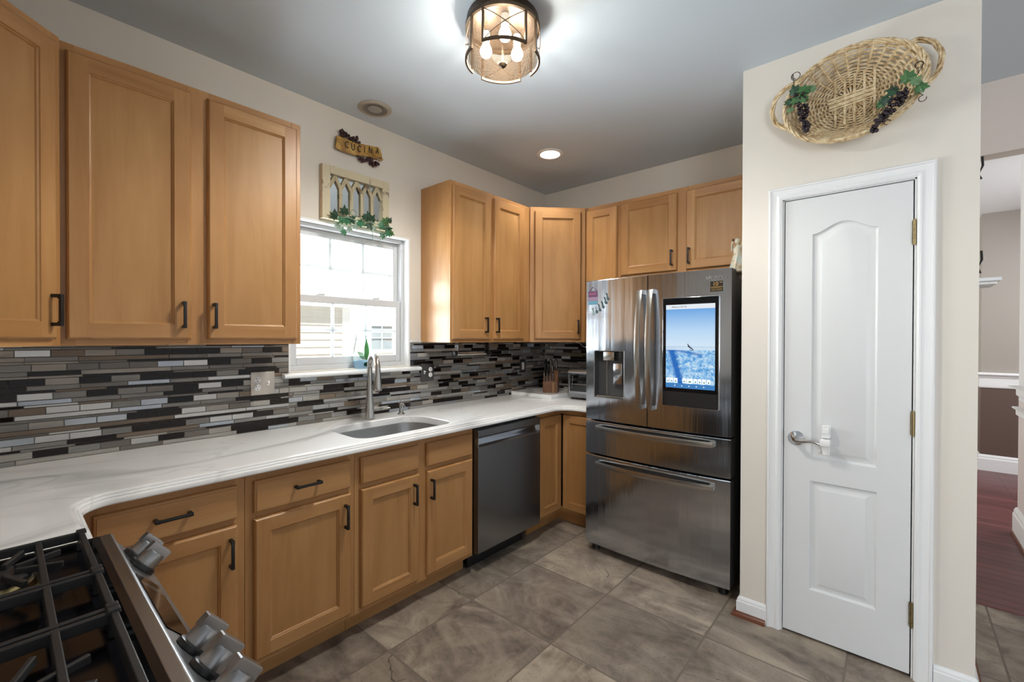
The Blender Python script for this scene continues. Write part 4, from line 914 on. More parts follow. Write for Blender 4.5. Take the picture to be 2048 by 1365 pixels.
# screen on the right door
sx0, sx1, sz0, sz1 = 1.484, 1.789, 1.017, 1.634; sy = bow(1.484)-.0055
bm = BM(); cbox(bm, sx0-.003, sy+.0005, sz0-.003, sx1+.003, bow(1.8)+.004, sz1+.003, .003); sub_of(part('screen_trim', bm, m_chrome, t, 40, world=True), rd_)
bm = BM(); cbox(bm, sx0, sy-.0016, sz0, sx1, sy+.004, sz1, .0008); sub_of(part('screen_bezel', bm, m_glassblk, t, 40, world=True), rd_)
bm = BM(); box(bm, sx0+.003, sy-.0019, sz0+.003, sx1-.003, sy-.0015, sz0+.083); sub_of(part('speaker_panel', bm, m_dark, t, world=True), rd_)
px0, px1, pz0, pz1 = sx0+.019, sx1-.016, 1.122, 1.596
def screen_mat():
    m = bpy.data.materials.new('waterski_photo_screen'); m.use_nodes = True; n, l = nt(m); n.remove(n['Principled BSDF'])
    class Q(G):
        def __init__(s): s.n, s.l = n, l
    g = Q(); tc = g.new('ShaderNodeTexCoord'); sep = g.new('ShaderNodeSeparateXYZ'); l.new(tc.outputs['Generated'], sep.inputs[0])
    u, v = sep.outputs[0], sep.outputs[2]
    sky = g.ramp(v, [(.5, (.66, .80, .94)), (.68, (.50, .70, .92)), (.94, (.17, .40, .78))])
    vec = g.vmap(tc.outputs['Generated'], (9, 1, 20)); nz = g.noise(vec, 1.0, 6, .7, .5)
    nz2 = g.noise(g.vmap(tc.outputs['Generated'], (26, 1, 60)), 1.0, 3, .7)
    # wake: deep-blue trough from lower left to the skier
    cen = g.math('ADD', g.math('MULTIPLY', g.math('SUBTRACT', .42, v), .48), .10)
    d = g.math('ABSOLUTE', g.math('SUBTRACT', g.math('ADD', u, g.math('MULTIPLY', nz, .10)), g.math('ADD', cen, .09)))
    trough = g.math('SUBTRACT', 1.0, g.math('DIVIDE', d, .11), clamp=True)
    band = g.math('SUBTRACT', 1.0, g.math('DIVIDE', g.math('ABSOLUTE', g.math('SUBTRACT', v, g.math('SUBTRACT', .462, g.math('MULTIPLY', g.math('POWER', u, 1.5), .10)))), .028), clamp=True)
    wat = g.ramp(g.math('ADD', g.math('MULTIPLY', nz, .65), g.math('MULTIPLY', nz2, .35)), [(.36, (.03, .17, .52)), (.46, (.15, .42, .78)), (.56, (.52, .72, .88)), (.70, (.80, .88, .93))])
    deep = g.mix(nz2, (.01, .07, .36), (.05, .24, .66))
    wat = g.mix(g.math('MULTIPLY', trough, 1.5, clamp=True), wat, deep)
    wat = g.mix(g.math('MULTIPLY', g.math('MULTIPLY', band, g.math('LESS_THAN', u, .75)), .85), wat, deep)
    far = g.mix(g.math('MULTIPLY', g.math('GREATER_THAN', v, .455), .85), wat, (.66, .80, .92))
    c = g.mix(g.math('GREATER_THAN', v, .497), far, sky)
    c = g.mix(g.math('LESS_THAN', g.math('ABSOLUTE', g.math('SUBTRACT', v, .497)), .0016), c, (.30, .42, .55))
    c = g.mix(g.math('GREATER_THAN', v, .945), c, (.80, .85, .90))
    c = g.mix(g.math('LESS_THAN', v, .055), c, (.06, .22, .52))
    e = g.new('ShaderNodeEmission'); l.new(c, e.inputs[0]); e.inputs[1].default_value = .70; l.new(e.outputs[0], n['Material Output'].inputs[0]); return m
bm = BM(); box(bm, px0, sy-.0021, pz0, px1, sy-.0015, pz1); scr = sub_of(part('screen_picture', bm, screen_mat(), t, world=True), rd_)
m_sk = emis('screen_dark_pixels', (.02, .025, .04), .6); m_wh = emis('screen_white_pixels', (.85, .9, .95), 1.0); m_gr = emis('screen_green_pixels', (.10, .25, .2), 1.0)
bm = BM(); ys_ = sy-.0023; cx, cz = px0+.135, 1.352
for p_, q_, r_ in (((-.008, .014), (-.004, .004), .0034), ((-.004, .004), (.012, -.004), .003), ((.012, -.004), (.020, -.010), .0022), ((-.006, .011), (.006, .008), .0014), ((.0, -.010), (.022, -.014), .0014)):
    a_, b_ = Vector((cx+p_[0], cz+p_[1])), Vector((cx+q_[0], cz+q_[1])); d_ = (b_-a_).normalized(); nn = Vector((-d_.y, d_.x))*r_
    quad(bm, [(a_.x+nn.x, ys_, a_.y+nn.y), (b_.x+nn.x, ys_, b_.y+nn.y), (b_.x-nn.x, ys_, b_.y-nn.y), (a_.x-nn.x, ys_, a_.y-nn.y)])
quad(bm, [(cx-.012, ys_, cz+.015), (cx-.006, ys_, cz+.015), (cx-.006, ys_, cz+.021), (cx-.012, ys_, cz+.021)])
sub_of(part('waterskier_image', bm, m_sk, t, world=True), rd_)
bm = BM(); add(bm, text_bm('Album (10/15)', .0145, .0), Matrix.Translation((px0+.075, ys_, pz1-.013)) @ STAND); sub_of(part('screen_title', bm, m_sk, t, world=True), rd_)
x_ = px0+.004
for w_ in (.018, .017, .021, .0, .020, .034, .019, .019, .020, .019):
    if w_:
        bm = BM(); quad(bm, [(x_, ys_, pz0+.030), (x_+w_, ys_, pz0+.030), (x_+w_, ys_, pz0+.056), (x_, ys_, pz0+.056)], 0)
        quad(bm, [(x_+w_*.25, ys_-.0002, pz0+.034), (x_+w_*.8, ys_-.0002, pz0+.034), (x_+w_*.6, ys_-.0002, pz0+.045), (x_+w_*.35, ys_-.0002, pz0+.043)], 1)
        sub_of(part('screen_thumbnail', bm, [m_wh, m_gr], t, world=True), rd_)
    x_ += (w_ or .020)+.004
for k in range(5):
    bm = BM(); quad(bm, [(px0+.05+k*.04, ys_, pz0+.011), (px0+.055+k*.04, ys_, pz0+.011), (px0+.055+k*.04, ys_, pz0+.016), (px0+.05+k*.04, ys_, pz0+.016)]); sub_of(part('screen_icon', bm, m_wh, t, world=True), rd_)
bm = BM(); add(bm, text_bm('SAMSUNG', .023, .0004), Matrix.Translation((1.772, bow(1.708)-.0006, 1.737)) @ STAND); sub_of(part('maker_lettering', bm, M('embossed_grey_metal', (.26, .26, .265), .45, 1), t, world=True), rd_)
# stickers and magnets resting on the fridge doors
wx0, wx1, wz0, wz1 = 1.741, 1.808, 1.660, 1.716; wy = bow(1.741)-.0012
t = thing('warranty_sticker', 'black and gold ten-year warranty sticker on the right fridge door', 'sticker', (1.775, wy, 1.66))
bm = BM(); box(bm, wx0, wy, wz0, wx1, bow(1.808)+.0006, wz1); part('label', bm, M('black_sticker', (.012, .010, .009), .3), t, world=True)
bm = BM(); m_gold = M('gold_ink', (.62, .40, .13), .35, .4); yy = wy-.0006
bm.free()
for s_, h_, x_, z_ in (('10', .030, 1.768, 1.700), ('YEAR', .007, 1.796, 1.708), ('WARRANTY', .0112, 1.7745, 1.683), ('DIGITAL INVERTER', .0066, 1.7745, 1.6675)):
    bm = BM(); add(bm, text_bm(s_, h_, .0003), Matrix.Translation((x_, yy, z_)) @ STAND); part('lettering', bm, m_gold, t, world=True)
bm = BM(); box(bm, wx0+.004, yy-.0003, 1.6745, wx1-.004, yy+.0003, 1.6755); part('gold_rule', bm, m_gold, t, world=True)
mx, mz = .995, 1.688; my = bow(1.012)-.0008
t = thing('hanging_magnet', 'small pink, purple and teal sign-shaped magnet in the top left corner of the fridge', 'magnet', (mx, my, mz))
mc = [M('teal_enamel', srgb(95, 150, 175), .4), M('mauve_enamel', srgb(150, 120, 150), .4), M('purple_enamel', srgb(105, 70, 105), .4)]
bm = BM(); xa, xb = .970, 1.040; ya = bow(.970)
def slantq(z0, z1, mi, yo=.003):
    loft(bm, [[(xa, bow(xa)-.0005, z0), (xb, bow(xb)-.0005, z0), (xb, bow(xb)-.0005, z1), (xa, bow(xa)-.0005, z1)], [(xa, bow(xa)-yo, z0), (xb, bow(xb)-yo, z0), (xb, bow(xb)-yo, z1), (xa, bow(xa)-yo, z1)]], True, False, True, mi)
slantq(1.624, 1.648, 0); slantq(1.650, 1.672, 1); slantq(1.674, 1.712, 2); part('tiles', bm, mc, t, world=True)
bm = BM(); tube(bm, [(.975, bow(.975)-.003, 1.712), (1.005, bow(1.005)-.003, 1.742), (1.036, bow(1.036)-.003, 1.712)], .0014, 6); part('cord', bm, mc[2], t, world=True)
bm = BM(); add(bm, text_bm('GUITAR', .014, .0003), Matrix.Translation((1.005, bow(1.042)-.0040, 1.693)) @ STAND); part('lettering', bm, M('pink_ink', srgb(225, 120, 145), .5), t, world=True)
gm = [M('pale_blue_magnet', srgb(165, 190, 198), .35), M('slate_magnet', srgb(70, 95, 100), .35)]
for k, (x_, z_, lab) in enumerate(((1.010, 1.567, 'lowest, pale blue one of the guitar magnets on the left fridge door'), (1.034, 1.578, 'second from the bottom of the guitar magnets on the left fridge door'), (1.058, 1.590, 'third from the bottom of the guitar magnets on the left fridge door'), (1.082, 1.608, 'third from the top of the guitar magnets on the left fridge door'), (1.103, 1.634, 'second from the top of the guitar magnets on the left fridge door'), (1.118, 1.658, 'topmost of the guitar magnets on the left fridge door'))):
    y_ = bow(x_)-.0008
    t = thing('guitar_magnet', lab, 'magnet', (x_, y_, z_), group='guitar magnets on the fridge'); t.rotation_euler = (0, math.radians(-18), 0)
    bm = BM(); prism(bm, [(.0085*math.cos(a_)*(1-.18*abs(math.sin(a_))), .010*math.sin(a_)-(.003 if math.sin(a_) < 0 else 0)) for a_ in [2*PI*i/16 for i in range(16)]], 'y', -.004, -.0002); part('guitar_body', bm, gm[0 if k == 0 else 1], t, 40)
    bm = BM(); box(bm, -.0018, -.0038, .008, .0018, -.0004, .030); box(bm, -.0034, -.0038, .030, .0034, -.0004, .036); part('guitar_neck', bm, gm[0 if k < 2 else 1], t)
# figurine on top of the fridge, partly behind the wall
m_fig = M('weathered_ceramic', (.50, .45, .36), .35); g = G(m_fig); v_, _r = objvec(g); g.l.new(g.ramp(g.noise(v_, 17, 4, .6), [(.35, (.22, .18, .12)), (.5, (.55, .48, .36)), (.62, (.42, .50, .48)), (.75, (.68, .63, .52))]), g.b.inputs['Base Color'])
fx, fy, fz = 1.868, -.690, 1.7725
fx = 1.842
t = thing('figurine', 'pale glazed figurine with raised arms on top of the fridge by the wall', 'figurine', (fx, fy, fz))
bm = BM(); lathe(bm, [(.0, 0), (.036, 0), (.038, .01), (.032, .045), (.024, .085), (.019, .105), (.022, .125), (.020, .14), (.009, .15), (.008, .158)], (fx, fy, fz), 22)
for k in range(7):
    a_ = 2*PI*k/7; tube(bm, [(fx+.036*math.cos(a_), fy+.036*math.sin(a_), fz+.004), (fx+.029*math.cos(a_+.3), fy+.029*math.sin(a_+.3), fz+.05), (fx+.018*math.cos(a_+.7), fy+.018*math.sin(a_+.7), fz+.10)], [.009, .007, .004], 6)
tube(bm, [(fx-.016, fy-.005, fz+.135), (fx-.027, fy-.008, fz+.120), (fx-.026, fy-.010, fz+.155), (fx-.020, fy-.012, fz+.172)], [.007, .0065, .0055, .005], 8)
tube(bm, [(fx+.016, fy-.005, fz+.135), (fx+.028, fy-.008, fz+.155), (fx+.030, fy-.010, fz+.195)], [.007, .006, .005], 8)
part('robed_body', bm, m_fig, t, 60, world=True)
bm = BM(); ball(bm, (fx, fy, fz+.172), .017, 12, 0, (.9, 1, 1.15)); part('head', bm, m_fig, t, 60, world=True)
bm = BM(); ball(bm, (fx-.019, fy-.012, fz+.180), .008, 10); part('held_ball', bm, M('brown_glaze', (.12, .05, .035), .3), t, 60, world=True)

# ------------------------------------------------------------------ dishwasher
t = thing('dishwasher', 'dark stainless dishwasher with a pocket handle, built in beside the sink cabinet', 'dishwasher', (.6, -1.2265, 0), PI/2)
dy0, dy1 = -1.527, -.924
bm = BM(); box(bm, .05, dy0+.004, .11, .607, dy1-.004, .868); part('tub', bm, m_dark, t, world=True)
bm = BM(); prism(bm, [(.608, .118), (.646, .118), (.650, .122), (.650, .752), (.632, .765), (.626, .800), (.648, .812), (.650, .816), (.650, .852), (.646, .856), (.608, .856)], 'y', dy0, dy1); part('door_panel', bm, m_steeld, t, 25, world=True)
bm = BM(); box(bm, .626, dy0+.001, .7525, .6488, dy0+.006, .813); box(bm, .626, dy1-.006, .7525, .6488, dy1-.001, .813); part('pocket_end', bm, m_nickel, t, world=True)
bm = BM(); box(bm, .53, dy0+.01, .003, .55, dy1-.07, .114); part('toe_panel', bm, m_dark, t, world=True)

# ------------------------------------------------------------------ gas range
t = thing('gas_range', 'stainless slide-in gas range with cast iron grates in the bottom left corner', 'range', (1.45, -3.5, 0))
gx0, gx1, gyf, gyb = 1.072, 1.832, -3.205, -3.868
bm = BM(); box(bm, gx0, gyb, .04, gx1, gyf-.035, .905); part('body', bm, m_sideg, t, bevel=.003, world=True)
bm = BM()
rim = [[(gx0, gyb, .906), (gx1, gyb, .906), (gx1, gyf, .906), (gx0, gyf, .906)], [(gx0, gyb, .924), (gx1, gyb, .924), (gx1, gyf-.018, .924), (gx0, gyf-.018, .924)], [(gx0+.012, gyb+.012, .924), (gx1-.012, gyb+.012, .924), (gx1-.012, gyf-.030, .924), (gx0+.012, gyf-.030, .924)], [(gx0+.022, gyb+.022, .914), (gx1-.022, gyb+.022, .914), (gx1-.022, gyf-.040, .914), (gx0+.022, gyf-.040, .914)]]
loft(bm, rim, True, True, True); part('cooktop', bm, m_enamel, t, 40, world=True)
bm = BM(); prism(bm, [(gyf-.018, .9245), (gyf+.002, .925), (gyf+.007, .921), (gyf+.010, .905), (gyf+.068, .838), (gyf+.070, .830), (gyf+.060, .815), (gyf-.034, .815), (gyf-.034, .905), (gyf-.018, .905)], 'x', gx0, gx1); cp = part('control_panel', bm, m_rsteel, t, bevel=.0015, world=True)
pn = Vector((0, .067, .058)).normalized(); pd = Vector((0, .058, -.067)).normalized(); po = Vector((0, gyf+.010, .905))
def onp(x, s, h): return Vector((x, 0, 0))+po+pd*s+pn*h
bm = BM(); loft(bm, [[onp(1.290, .010, .0006), onp(1.560, .010, .0006), onp(1.560, .068, .0006), onp(1.290, .068, .0006)], [onp(1.290, .010, .0018), onp(1.560, .010, .0018), onp(1.560, .068, .0018), onp(1.290, .068, .0018)]], True, False, True); sub_of(part('display_glass', bm, m_glassblk, t, world=True), cp)
bm = BM()
for k, wv in ((0, .004), (1, .004)): quad(bm, [onp(1.335+.012*k, .012, .002), onp(1.337+.012*k, .012, .002), onp(1.337+.012*k, .066, .002), onp(1.335+.012*k, .066, .002)])
sub_of(part('display_marks', bm, M('grey_print', (.25, .25, .26), .4), t, world=True), cp)
for x_ in (1.128, 1.198, 1.612, 1.690, 1.768):
    bm = BM(); lathe(bm, [(.030, 0), (.030, .004), (.0285, .008), (.024, .010), (.0, .010)], onp(x_, .046, .001), 28, axis=pn); k1 = sub_of(part('knob_ring', bm, m_dark, t, 40, world=True), cp)
    bm = BM(); lathe(bm, [(.0235, .010), (.0225, .034), (.019, .039), (.0, .040)], onp(x_, .046, .001), 28, axis=pn)
    c_ = onp(x_, .046, .044)
    for hw, L_, h0, h1 in ((.009, .0235, -.012, .010),):
        a_ = math.radians(0); e1 = pd; e2 = Vector((1, 0, 0))
        R_ = lambda h, k: [c_+e2*(-hw*k)+e1*(-L_*k)+pn*h, c_+e2*(hw*k)+e1*(-L_*k)+pn*h, c_+e2*(hw*k)+e1*(L_*k)+pn*h, c_+e2*(-hw*k)+e1*(L_*k)+pn*h]
        loft(bm, [R_(h0, 1), R_(h1*.8, 1), R_(h1, .9)], True, True, True)
    sub_of(part('knob', bm, m_knob, t, 35, world=True), cp)
bm = BM(); cbox(bm, gx0+.005, gyf-.033, .19, gx1-.005, gyf+.018, .775, .006); od = part('oven_door', bm, m_steel, t, 30, world=True)
bm = BM(); box(bm, gx0+.10, gyf+.0182, .30, gx1-.10, gyf+.0195, .62); sub_of(part('oven_window', bm, m_glassblk, t, world=True), od)
bm = BM(); cyl(bm, (gx0+.05, gyf+.065, .715), (gx1-.05, gyf+.065, .715), .012, n=18); [box(bm, x_-.01, gyf+.018, .706, x_+.01, gyf+.066, .724) for x_ in (gx0+.08, gx1-.08)]; sub_of(part('oven_handle', bm, m_nickel, t, 40, world=True), od)
bm = BM(); cbox(bm, gx0+.005, gyf-.033, .045, gx1-.005, gyf+.016, .182, .005); part('warming_drawer', bm, m_steel, t, 30, world=True)
# burners
for bx_, by_, r_ in ((1.215, -3.385, .050), (1.215, -3.70, .042), (1.452, -3.54, .046), (1.69, -3.385, .055), (1.69, -3.70, .038)):
    bm = BM(); lathe(bm, [(r_+.018, .0), (r_+.014, .006), (r_+.002, .009), (r_-.004, .018), (0, .018)], (bx_, by_, .9143), 30); bb = part('burner_base', bm, m_brass, t, 40, world=True)
    bm = BM(); lathe(bm, [(r_-.004, .0185), (r_+.002, .020), (r_+.001, .026), (r_-.008, .030), (r_*.5, .028), (0, .0275)], (bx_, by_, .9143), 30); sub_of(part('burner_cap', bm, m_iron, t, 40, world=True), bb)
# three grates
gz = .955
def bar(bm, p, q_, w_=.0065, h_=.009, drop=0):
    p, q_ = Vector(p), Vector(q_); d_ = (q_-p).normalized(); s_ = Vector((-d_.y, d_.x, 0))*w_
    loft(bm, [[e_+s_*1.0+Vector((0, 0, -2*h_)), e_-s_*1.0+Vector((0, 0, -2*h_)), e_-s_*.75, e_+s_*.75] for e_ in (p, q_)], True, True, True)
def grate(x0, x1, fingers):
    yf, yb = -3.2555, -3.845; bm = BM(); e = .0065
    for y_ in (yf, yb): bar(bm, (x0, y_, gz), (x1, y_, gz))
    for x_ in (x0+e, x1-e): bar(bm, (x_, yf, gz-.0005), (x_, yb, gz-.0005))
    bar(bm, (x0, -3.54, gz-.0003), (x1, -3.54, gz-.0003))
    for y_ in (yf-.068, -3.47, -3.61, yb+.068): bar(bm, (x0, y_, gz-.0006), (x1, y_, gz-.0006)) if fingers != 3 else None
    cx_ = (x0+x1)/2
    for c_ in fingers if hasattr(fingers, '__iter__') else ():
        for k in range(8):
            a_ = PI/8+k*PI/4; r0, r1 = .028, .098
            bar(bm, (c_[0]+r0*math.cos(a_), c_[1]+r0*math.sin(a_), gz-.002), (c_[0]+r1*math.cos(a_), c_[1]+r1*math.sin(a_), gz-.002), .005, .006)
    for x_ in (x0+.012, x1-.012):
        for y_ in (yf, yb): bar(bm, (x_-.007, y_, gz-.017), (x_+.007, y_, gz-.017), .008, .0115)
    for x_ in (x0+e, x1-e):
        loft(bm, [[(x_-.008, yf-.009, gz-.004), (x_+.008, yf-.009, gz-.004), (x_+.008, yf+.009, gz-.004), (x_-.008, yf+.009, gz-.004)], [(x_-.007, yf-.008, gz+.004), (x_+.007, yf-.008, gz+.004), (x_+.007, yf+.008, gz+.004), (x_-.007, yf+.008, gz+.004)]], True, True, True)
    return bm
for n_, (x0, x1, fc_) in (('left', (1.092, 1.354, [(1.215, -3.385), (1.215, -3.70)])), ('middle', (1.358, 1.538, [(1.452, -3.54)])), ('right', (1.542, 1.812, [(1.69, -3.385), (1.69, -3.70)]))):
    part('grate', grate(x0, x1, fc_), m_iron, t, bevel=.0015, world=True)
# ------------------------------------------------------------------ ceiling lights
lx, ly, lr = 1.245, -1.975, .157
t = thing('flush_mount_light', 'bronze drum ceiling light with seeded glass and crossed side panels, three bulbs lit', 'ceiling light', (lx, ly, H))
bm = BM(); lathe(bm, [(.0, 0), (.150, 0), (.152, -.004), (.152, -.022), (lr-.002, -.030), (lr+.001, -.034), (lr+.001, -.048), (lr-.008, -.050), (lr-.010, -.034), (.0, -.030)], (lx, ly, H-.0005), 56); part('canopy', bm, m_bronze, t, 35, world=True)
gr, gz0, gz1 = lr-.012, H-.172, H-.045
bm = BM(); lathe(bm, [(gr, -.045), (gr, -.172), (gr-.006, -.180), (.02, -.183), (.0, -.183)], (lx, ly, H), 48); part('seeded_glass_drum', bm, m_seeded, t, 50, world=True)
base_a = math.atan2(-3.376-ly, 2.519-lx)
for k in range(4):
    ac = base_a + k*PI/2+math.radians(3); hw = math.radians(33); R_ = lr-.002; n = 14
    bm = BM(); A = [ac-hw+2*hw*i/n for i in range(n+1)]; pt = lambda a_, z, r=R_: (lx+r*math.cos(a_), ly+r*math.sin(a_), z)
    zt, zb = H-.046, H-.182
    def strip(pts_a, z0, z1): loft(bm, [[pt(a_, z0, R_-.004), pt(a_, z0, R_+.004), pt(a_, z1, R_+.004), pt(a_, z1, R_-.004)] for a_ in pts_a], True, True, True)
    strip(A, zb, zb+.011)
    for a_ in (A[0], A[-1]): strip([a_-.028, a_+.028], zb, zt)
    tube(bm, [pt(ac-hw+2*hw*i/n, zb+.008+(zt-zb-.012)*i/n) for i in range(n+1)], .0017, 6); tube(bm, [pt(ac+hw-2*hw*i/n, zb+.008+(zt-zb-.012)*i/n, R_+.003) for i in range(n+1)], .0017, 6)
    part('crossed_panel', bm, m_bronze, t, 40, world=True)
bm = BM(); lathe(bm, [(.0, -.183), (.017, -.184), (.019, -.190), (.014, -.197), (.006, -.204), (0, -.206)], (lx, ly, H), 24); cyl(bm, (lx, ly, H-.03), (lx, ly, H-.184), .004, n=12); part('finial', bm, m_bronze, t, 40, world=True)
m_bulb = emis('warm_lit_bulb', (1.0, .86, .66), 22)
for k in range(3):
    a_ = base_a+k*2*PI/3+PI+.12+PI; bx_, by_ = lx+.078*math.cos(a_), ly+.078*math.sin(a_)
    bm = BM(); cyl(bm, (bx_, by_, H-.034), (bx_, by_, H-.075), .016, n=16); so = part('socket', bm, m_white, t, 40, world=True)
    bm = BM(); lathe(bm, [(.011, -.075), (.013, -.082), (.024, -.105), (.026, -.118), (.020, -.134), (.0, -.141)], (bx_, by_, H), 18); b_ = part('bulb', bm, m_bulb, t, 60, world=True); b_.parent = so
    l_ = lamp('bulb_light', 'POINT', (bx_, by_, H-.115), 27, (.94, .975, 1), shadow_soft_size=.028)
    lamp('bulb_downlight', 'SPOT', (bx_, by_, H-.125), 66, (.94, .975, 1), spot_size=math.radians(165), spot_blend=.5, shadow_soft_size=.028)
m_beigem = M('beige_recess_trim', (.42, .37, .31), .5); m_recin = M('recess_reflector', (.20, .18, .155), .4)
def can(label, x, y, lit):
    t = thing('recessed_light', label, 'ceiling light', (x, y, H))
    bm = BM(); lathe(bm, [(.062, -.0005), (.096, -.0005), (.097, -.004), (.090, -.008), (.072, -.009), (.066, -.004), (.062, .0)], (x, y, H), 40); part('trim_ring', bm, m_white if lit else m_beigem, t, 40, world=True)
    bm = BM(); lathe(bm, [(.0705, -.0042), (.071, -.0085), (.060, -.0072), (.0, -.0065)] if lit else [(.070, -.009), (.062, -.0042), (.050, -.0025), (.0, -.0015)], (x, y, H), 40)
    part('led_disc' if lit else 'baffle', bm, emis('white_led', (1, .98, .94), 9) if lit else m_recin, t, 40, world=True)
    if not lit:
        bm = BM(); lathe(bm, [(.040, -.0026), (.041, -.006), (.030, -.009), (.018, -.0085), (.010, -.011), (0, -.011)], (x, y, H), 28); part('reflector_bulb', bm, M('frosted_bulb_off', (.36, .34, .31), .3), t, 50, world=True)
can('beige unlit recessed ceiling light above the plaque', .185, -1.925, False)
can('lit white recessed ceiling light near the back corner', .588, -.735, True)
lamp('recessed_spot', 'SPOT', (.588, -.735, H-.012), 26, (1, .98, .95), spot_size=math.radians(125), spot_blend=.8, shadow_soft_size=.06)

# ------------------------------------------------------------------ wicker basket on the pantry wall
m_wick = M('wicker', (.50, .34, .17), .45); g = G(m_wick); v_, _r = objvec(g)
g.l.new(g.ramp(g.noise(g.vmap(v_, (30, 30, 30)), 1.4, 4, .65), [(.32, (.32, .20, .085)), (.5, (.66, .50, .29)), (.68, (.82, .70, .48))]), g.b.inputs['Base Color'])
bcx, bcz, A0, B0, th = 2.358, 2.455, .240, .192, math.radians(5.5)
t = thing('wicker_basket', 'oval wicker tray basket hung above the pantry door', 'basket', (bcx, PY-.001, bcz-.2))
def bp(ang, s, dep):
    x, z = A0*s*math.cos(ang), B0*s*math.sin(ang); return (bcx+x*math.cos(th)-z*math.sin(th), PY-dep, bcz+x*math.sin(th)+z*math.cos(th))
def dep_of(s): return .010 if s < .66 else .010+.072*((s-.66)/.34)**1.15
bm = BM(); ns = 30; nr = 25
for r_ in range(nr):
    s = .30+.68*r_/(nr-1); N = ns*4; P = []
    for i in range(N):
        a_ = 2*PI*i/N; P.append(bp(a_, s, dep_of(s)+.0062*math.cos(ns/2*a_+PI*(r_ % 2))+.003))
    tube(bm, P, .0038, 5, closed=True)
part('weave', bm, m_wick, t, 60, world=True)
bm = BM()
for k in range(ns):
    a_ = 2*PI*(k+.5)/ns; tube(bm, [bp(a_, s, dep_of(s)+.003) for s in (.10, .3, .5, .66, .75, .85, .93, 1.0)], .0046, 5)
part('spokes', bm, m_wick, t, 60, world=True)
bm = BM()
def lp(u, v): return (bcx+u*math.cos(th)-v*math.sin(th), bcz+u*math.sin(th)+v*math.cos(th))
for k in range(5):
    u = -.068+.034*k; p_, q_ = lp(u, -.105), lp(u, .105); w_ = .0045
    box(bm, p_[0]-w_, PY-.024, p_[1], p_[0]+w_, PY-.019, q_[1])
for k in range(6):
    v = -.022+.0088*k; p_, q_ = lp(-.082, v), lp(.082, v); tube(bm, [(p_[0], PY-.022-.004*(k % 2), p_[1]), (q_[0], PY-.022-.004*(k % 2), q_[1])], .004, 6)
part('centre_strips', bm, m_wick, t, 60, world=True)
bm = BM()
for ph in (0, PI/2, PI, 3*PI/2):
    tube(bm, [(lambda c: (c[0], c[1]+.0065*math.sin(8*a_+ph), c[2]))(bp(a_, 1.0+.030*math.cos(8*a_+ph), .084)) for a_ in [2*PI*i/200 for i in range(200)]], .0050, 6, closed=True)
part('braided_rim', bm, m_wick, t, 60, world=True)
def loop(pts):
    bm = BM(); P = [Vector(p) for p in pts]; n = 48; out = []
    for i in range(n+1):
        s = i/n*(len(P)-1); k = min(int(s), len(P)-2); f = s-k
        p0, p1, p2, p3 = P[max(k-1, 0)], P[k], P[k+1], P[min(k+2, len(P)-1)]
        out.append(.5*((2*p1)+(-p0+p2)*f+(2*p0-5*p1+4*p2-p3)*f*f+(-p0+3*p1-3*p2+p3)*f**3))
    for ph in (0, 2*PI/3, 4*PI/3):
        Q = []
        for i, p in enumerate(out):
            d_ = (out[min(i+1, n)]-out[max(i-1, 0)]).normalized(); u, v = frame_of(d_); a_ = i*.22+ph; Q.append(p+u*.0058*math.cos(a_)+v*.0058*math.sin(a_))
        tube(bm, Q, .0055, 6)
    return bm
part('handle', loop([(2.176, PY-.082, 2.578), (2.125, PY-.080, 2.562), (2.084, PY-.075, 2.535), (2.062, PY-.062, 2.485), (2.070, PY-.050, 2.435), (2.105, PY-.065, 2.392), (2.150, PY-.080, 2.362)]), m_wick, t, 60, world=True)
part('handle', loop([(2.545, PY-.080, 2.585), (2.580, PY-.075, 2.588), (2.622, PY-.062, 2.560), (2.640, PY-.055, 2.505), (2.625, PY-.055, 2.445), (2.590, PY-.075, 2.405), (2.568, PY-.080, 2.375)]), m_wick, t, 60, world=True)
m_lg = [M('vine_leaf_green', (.05, .15, .045), .45), M('vine_leaf_dark', (.018, .065, .030), .5), M('vine_leaf_pale', (.13, .24, .11), .5)]
m_gr2 = M('glossy_black_grape', (.018, .010, .014), .12); m_vine = M('dark_vine', (.05, .035, .025), .6)
def vleaf(bm, c, size, up2, mi, ny=-1):
    prof = [(0, -.35), (.34, -.50), (.46, -.15), (.80, -.10), (.55, .22), (.62, .60), (.25, .55), (0, 1.0)]
    out = prof+[(-x, y) for x, y in prof[-2:0:-1]]
    yv = Vector((up2[0], -.15, up2[1])).normalized(); nx = Vector((rnd.uniform(-.35, .35), ny, rnd.uniform(-.2, .35))); nx = (nx-yv*nx.dot(yv)).normalized(); sd = yv.cross(nx); c = Vector(c)
    cv = bm.verts.new(c+nx*size*.1); vs = [bm.verts.new(c+sd*x*size*.72+yv*y*size*.72+nx*(-.2*abs(x)+.06*math.sin(7*x+4*y))*size) for x, y in out]
    for i in range(len(vs)): bm.faces.new((cv, vs[i], vs[(i+1) % len(vs)])).material_index = mi
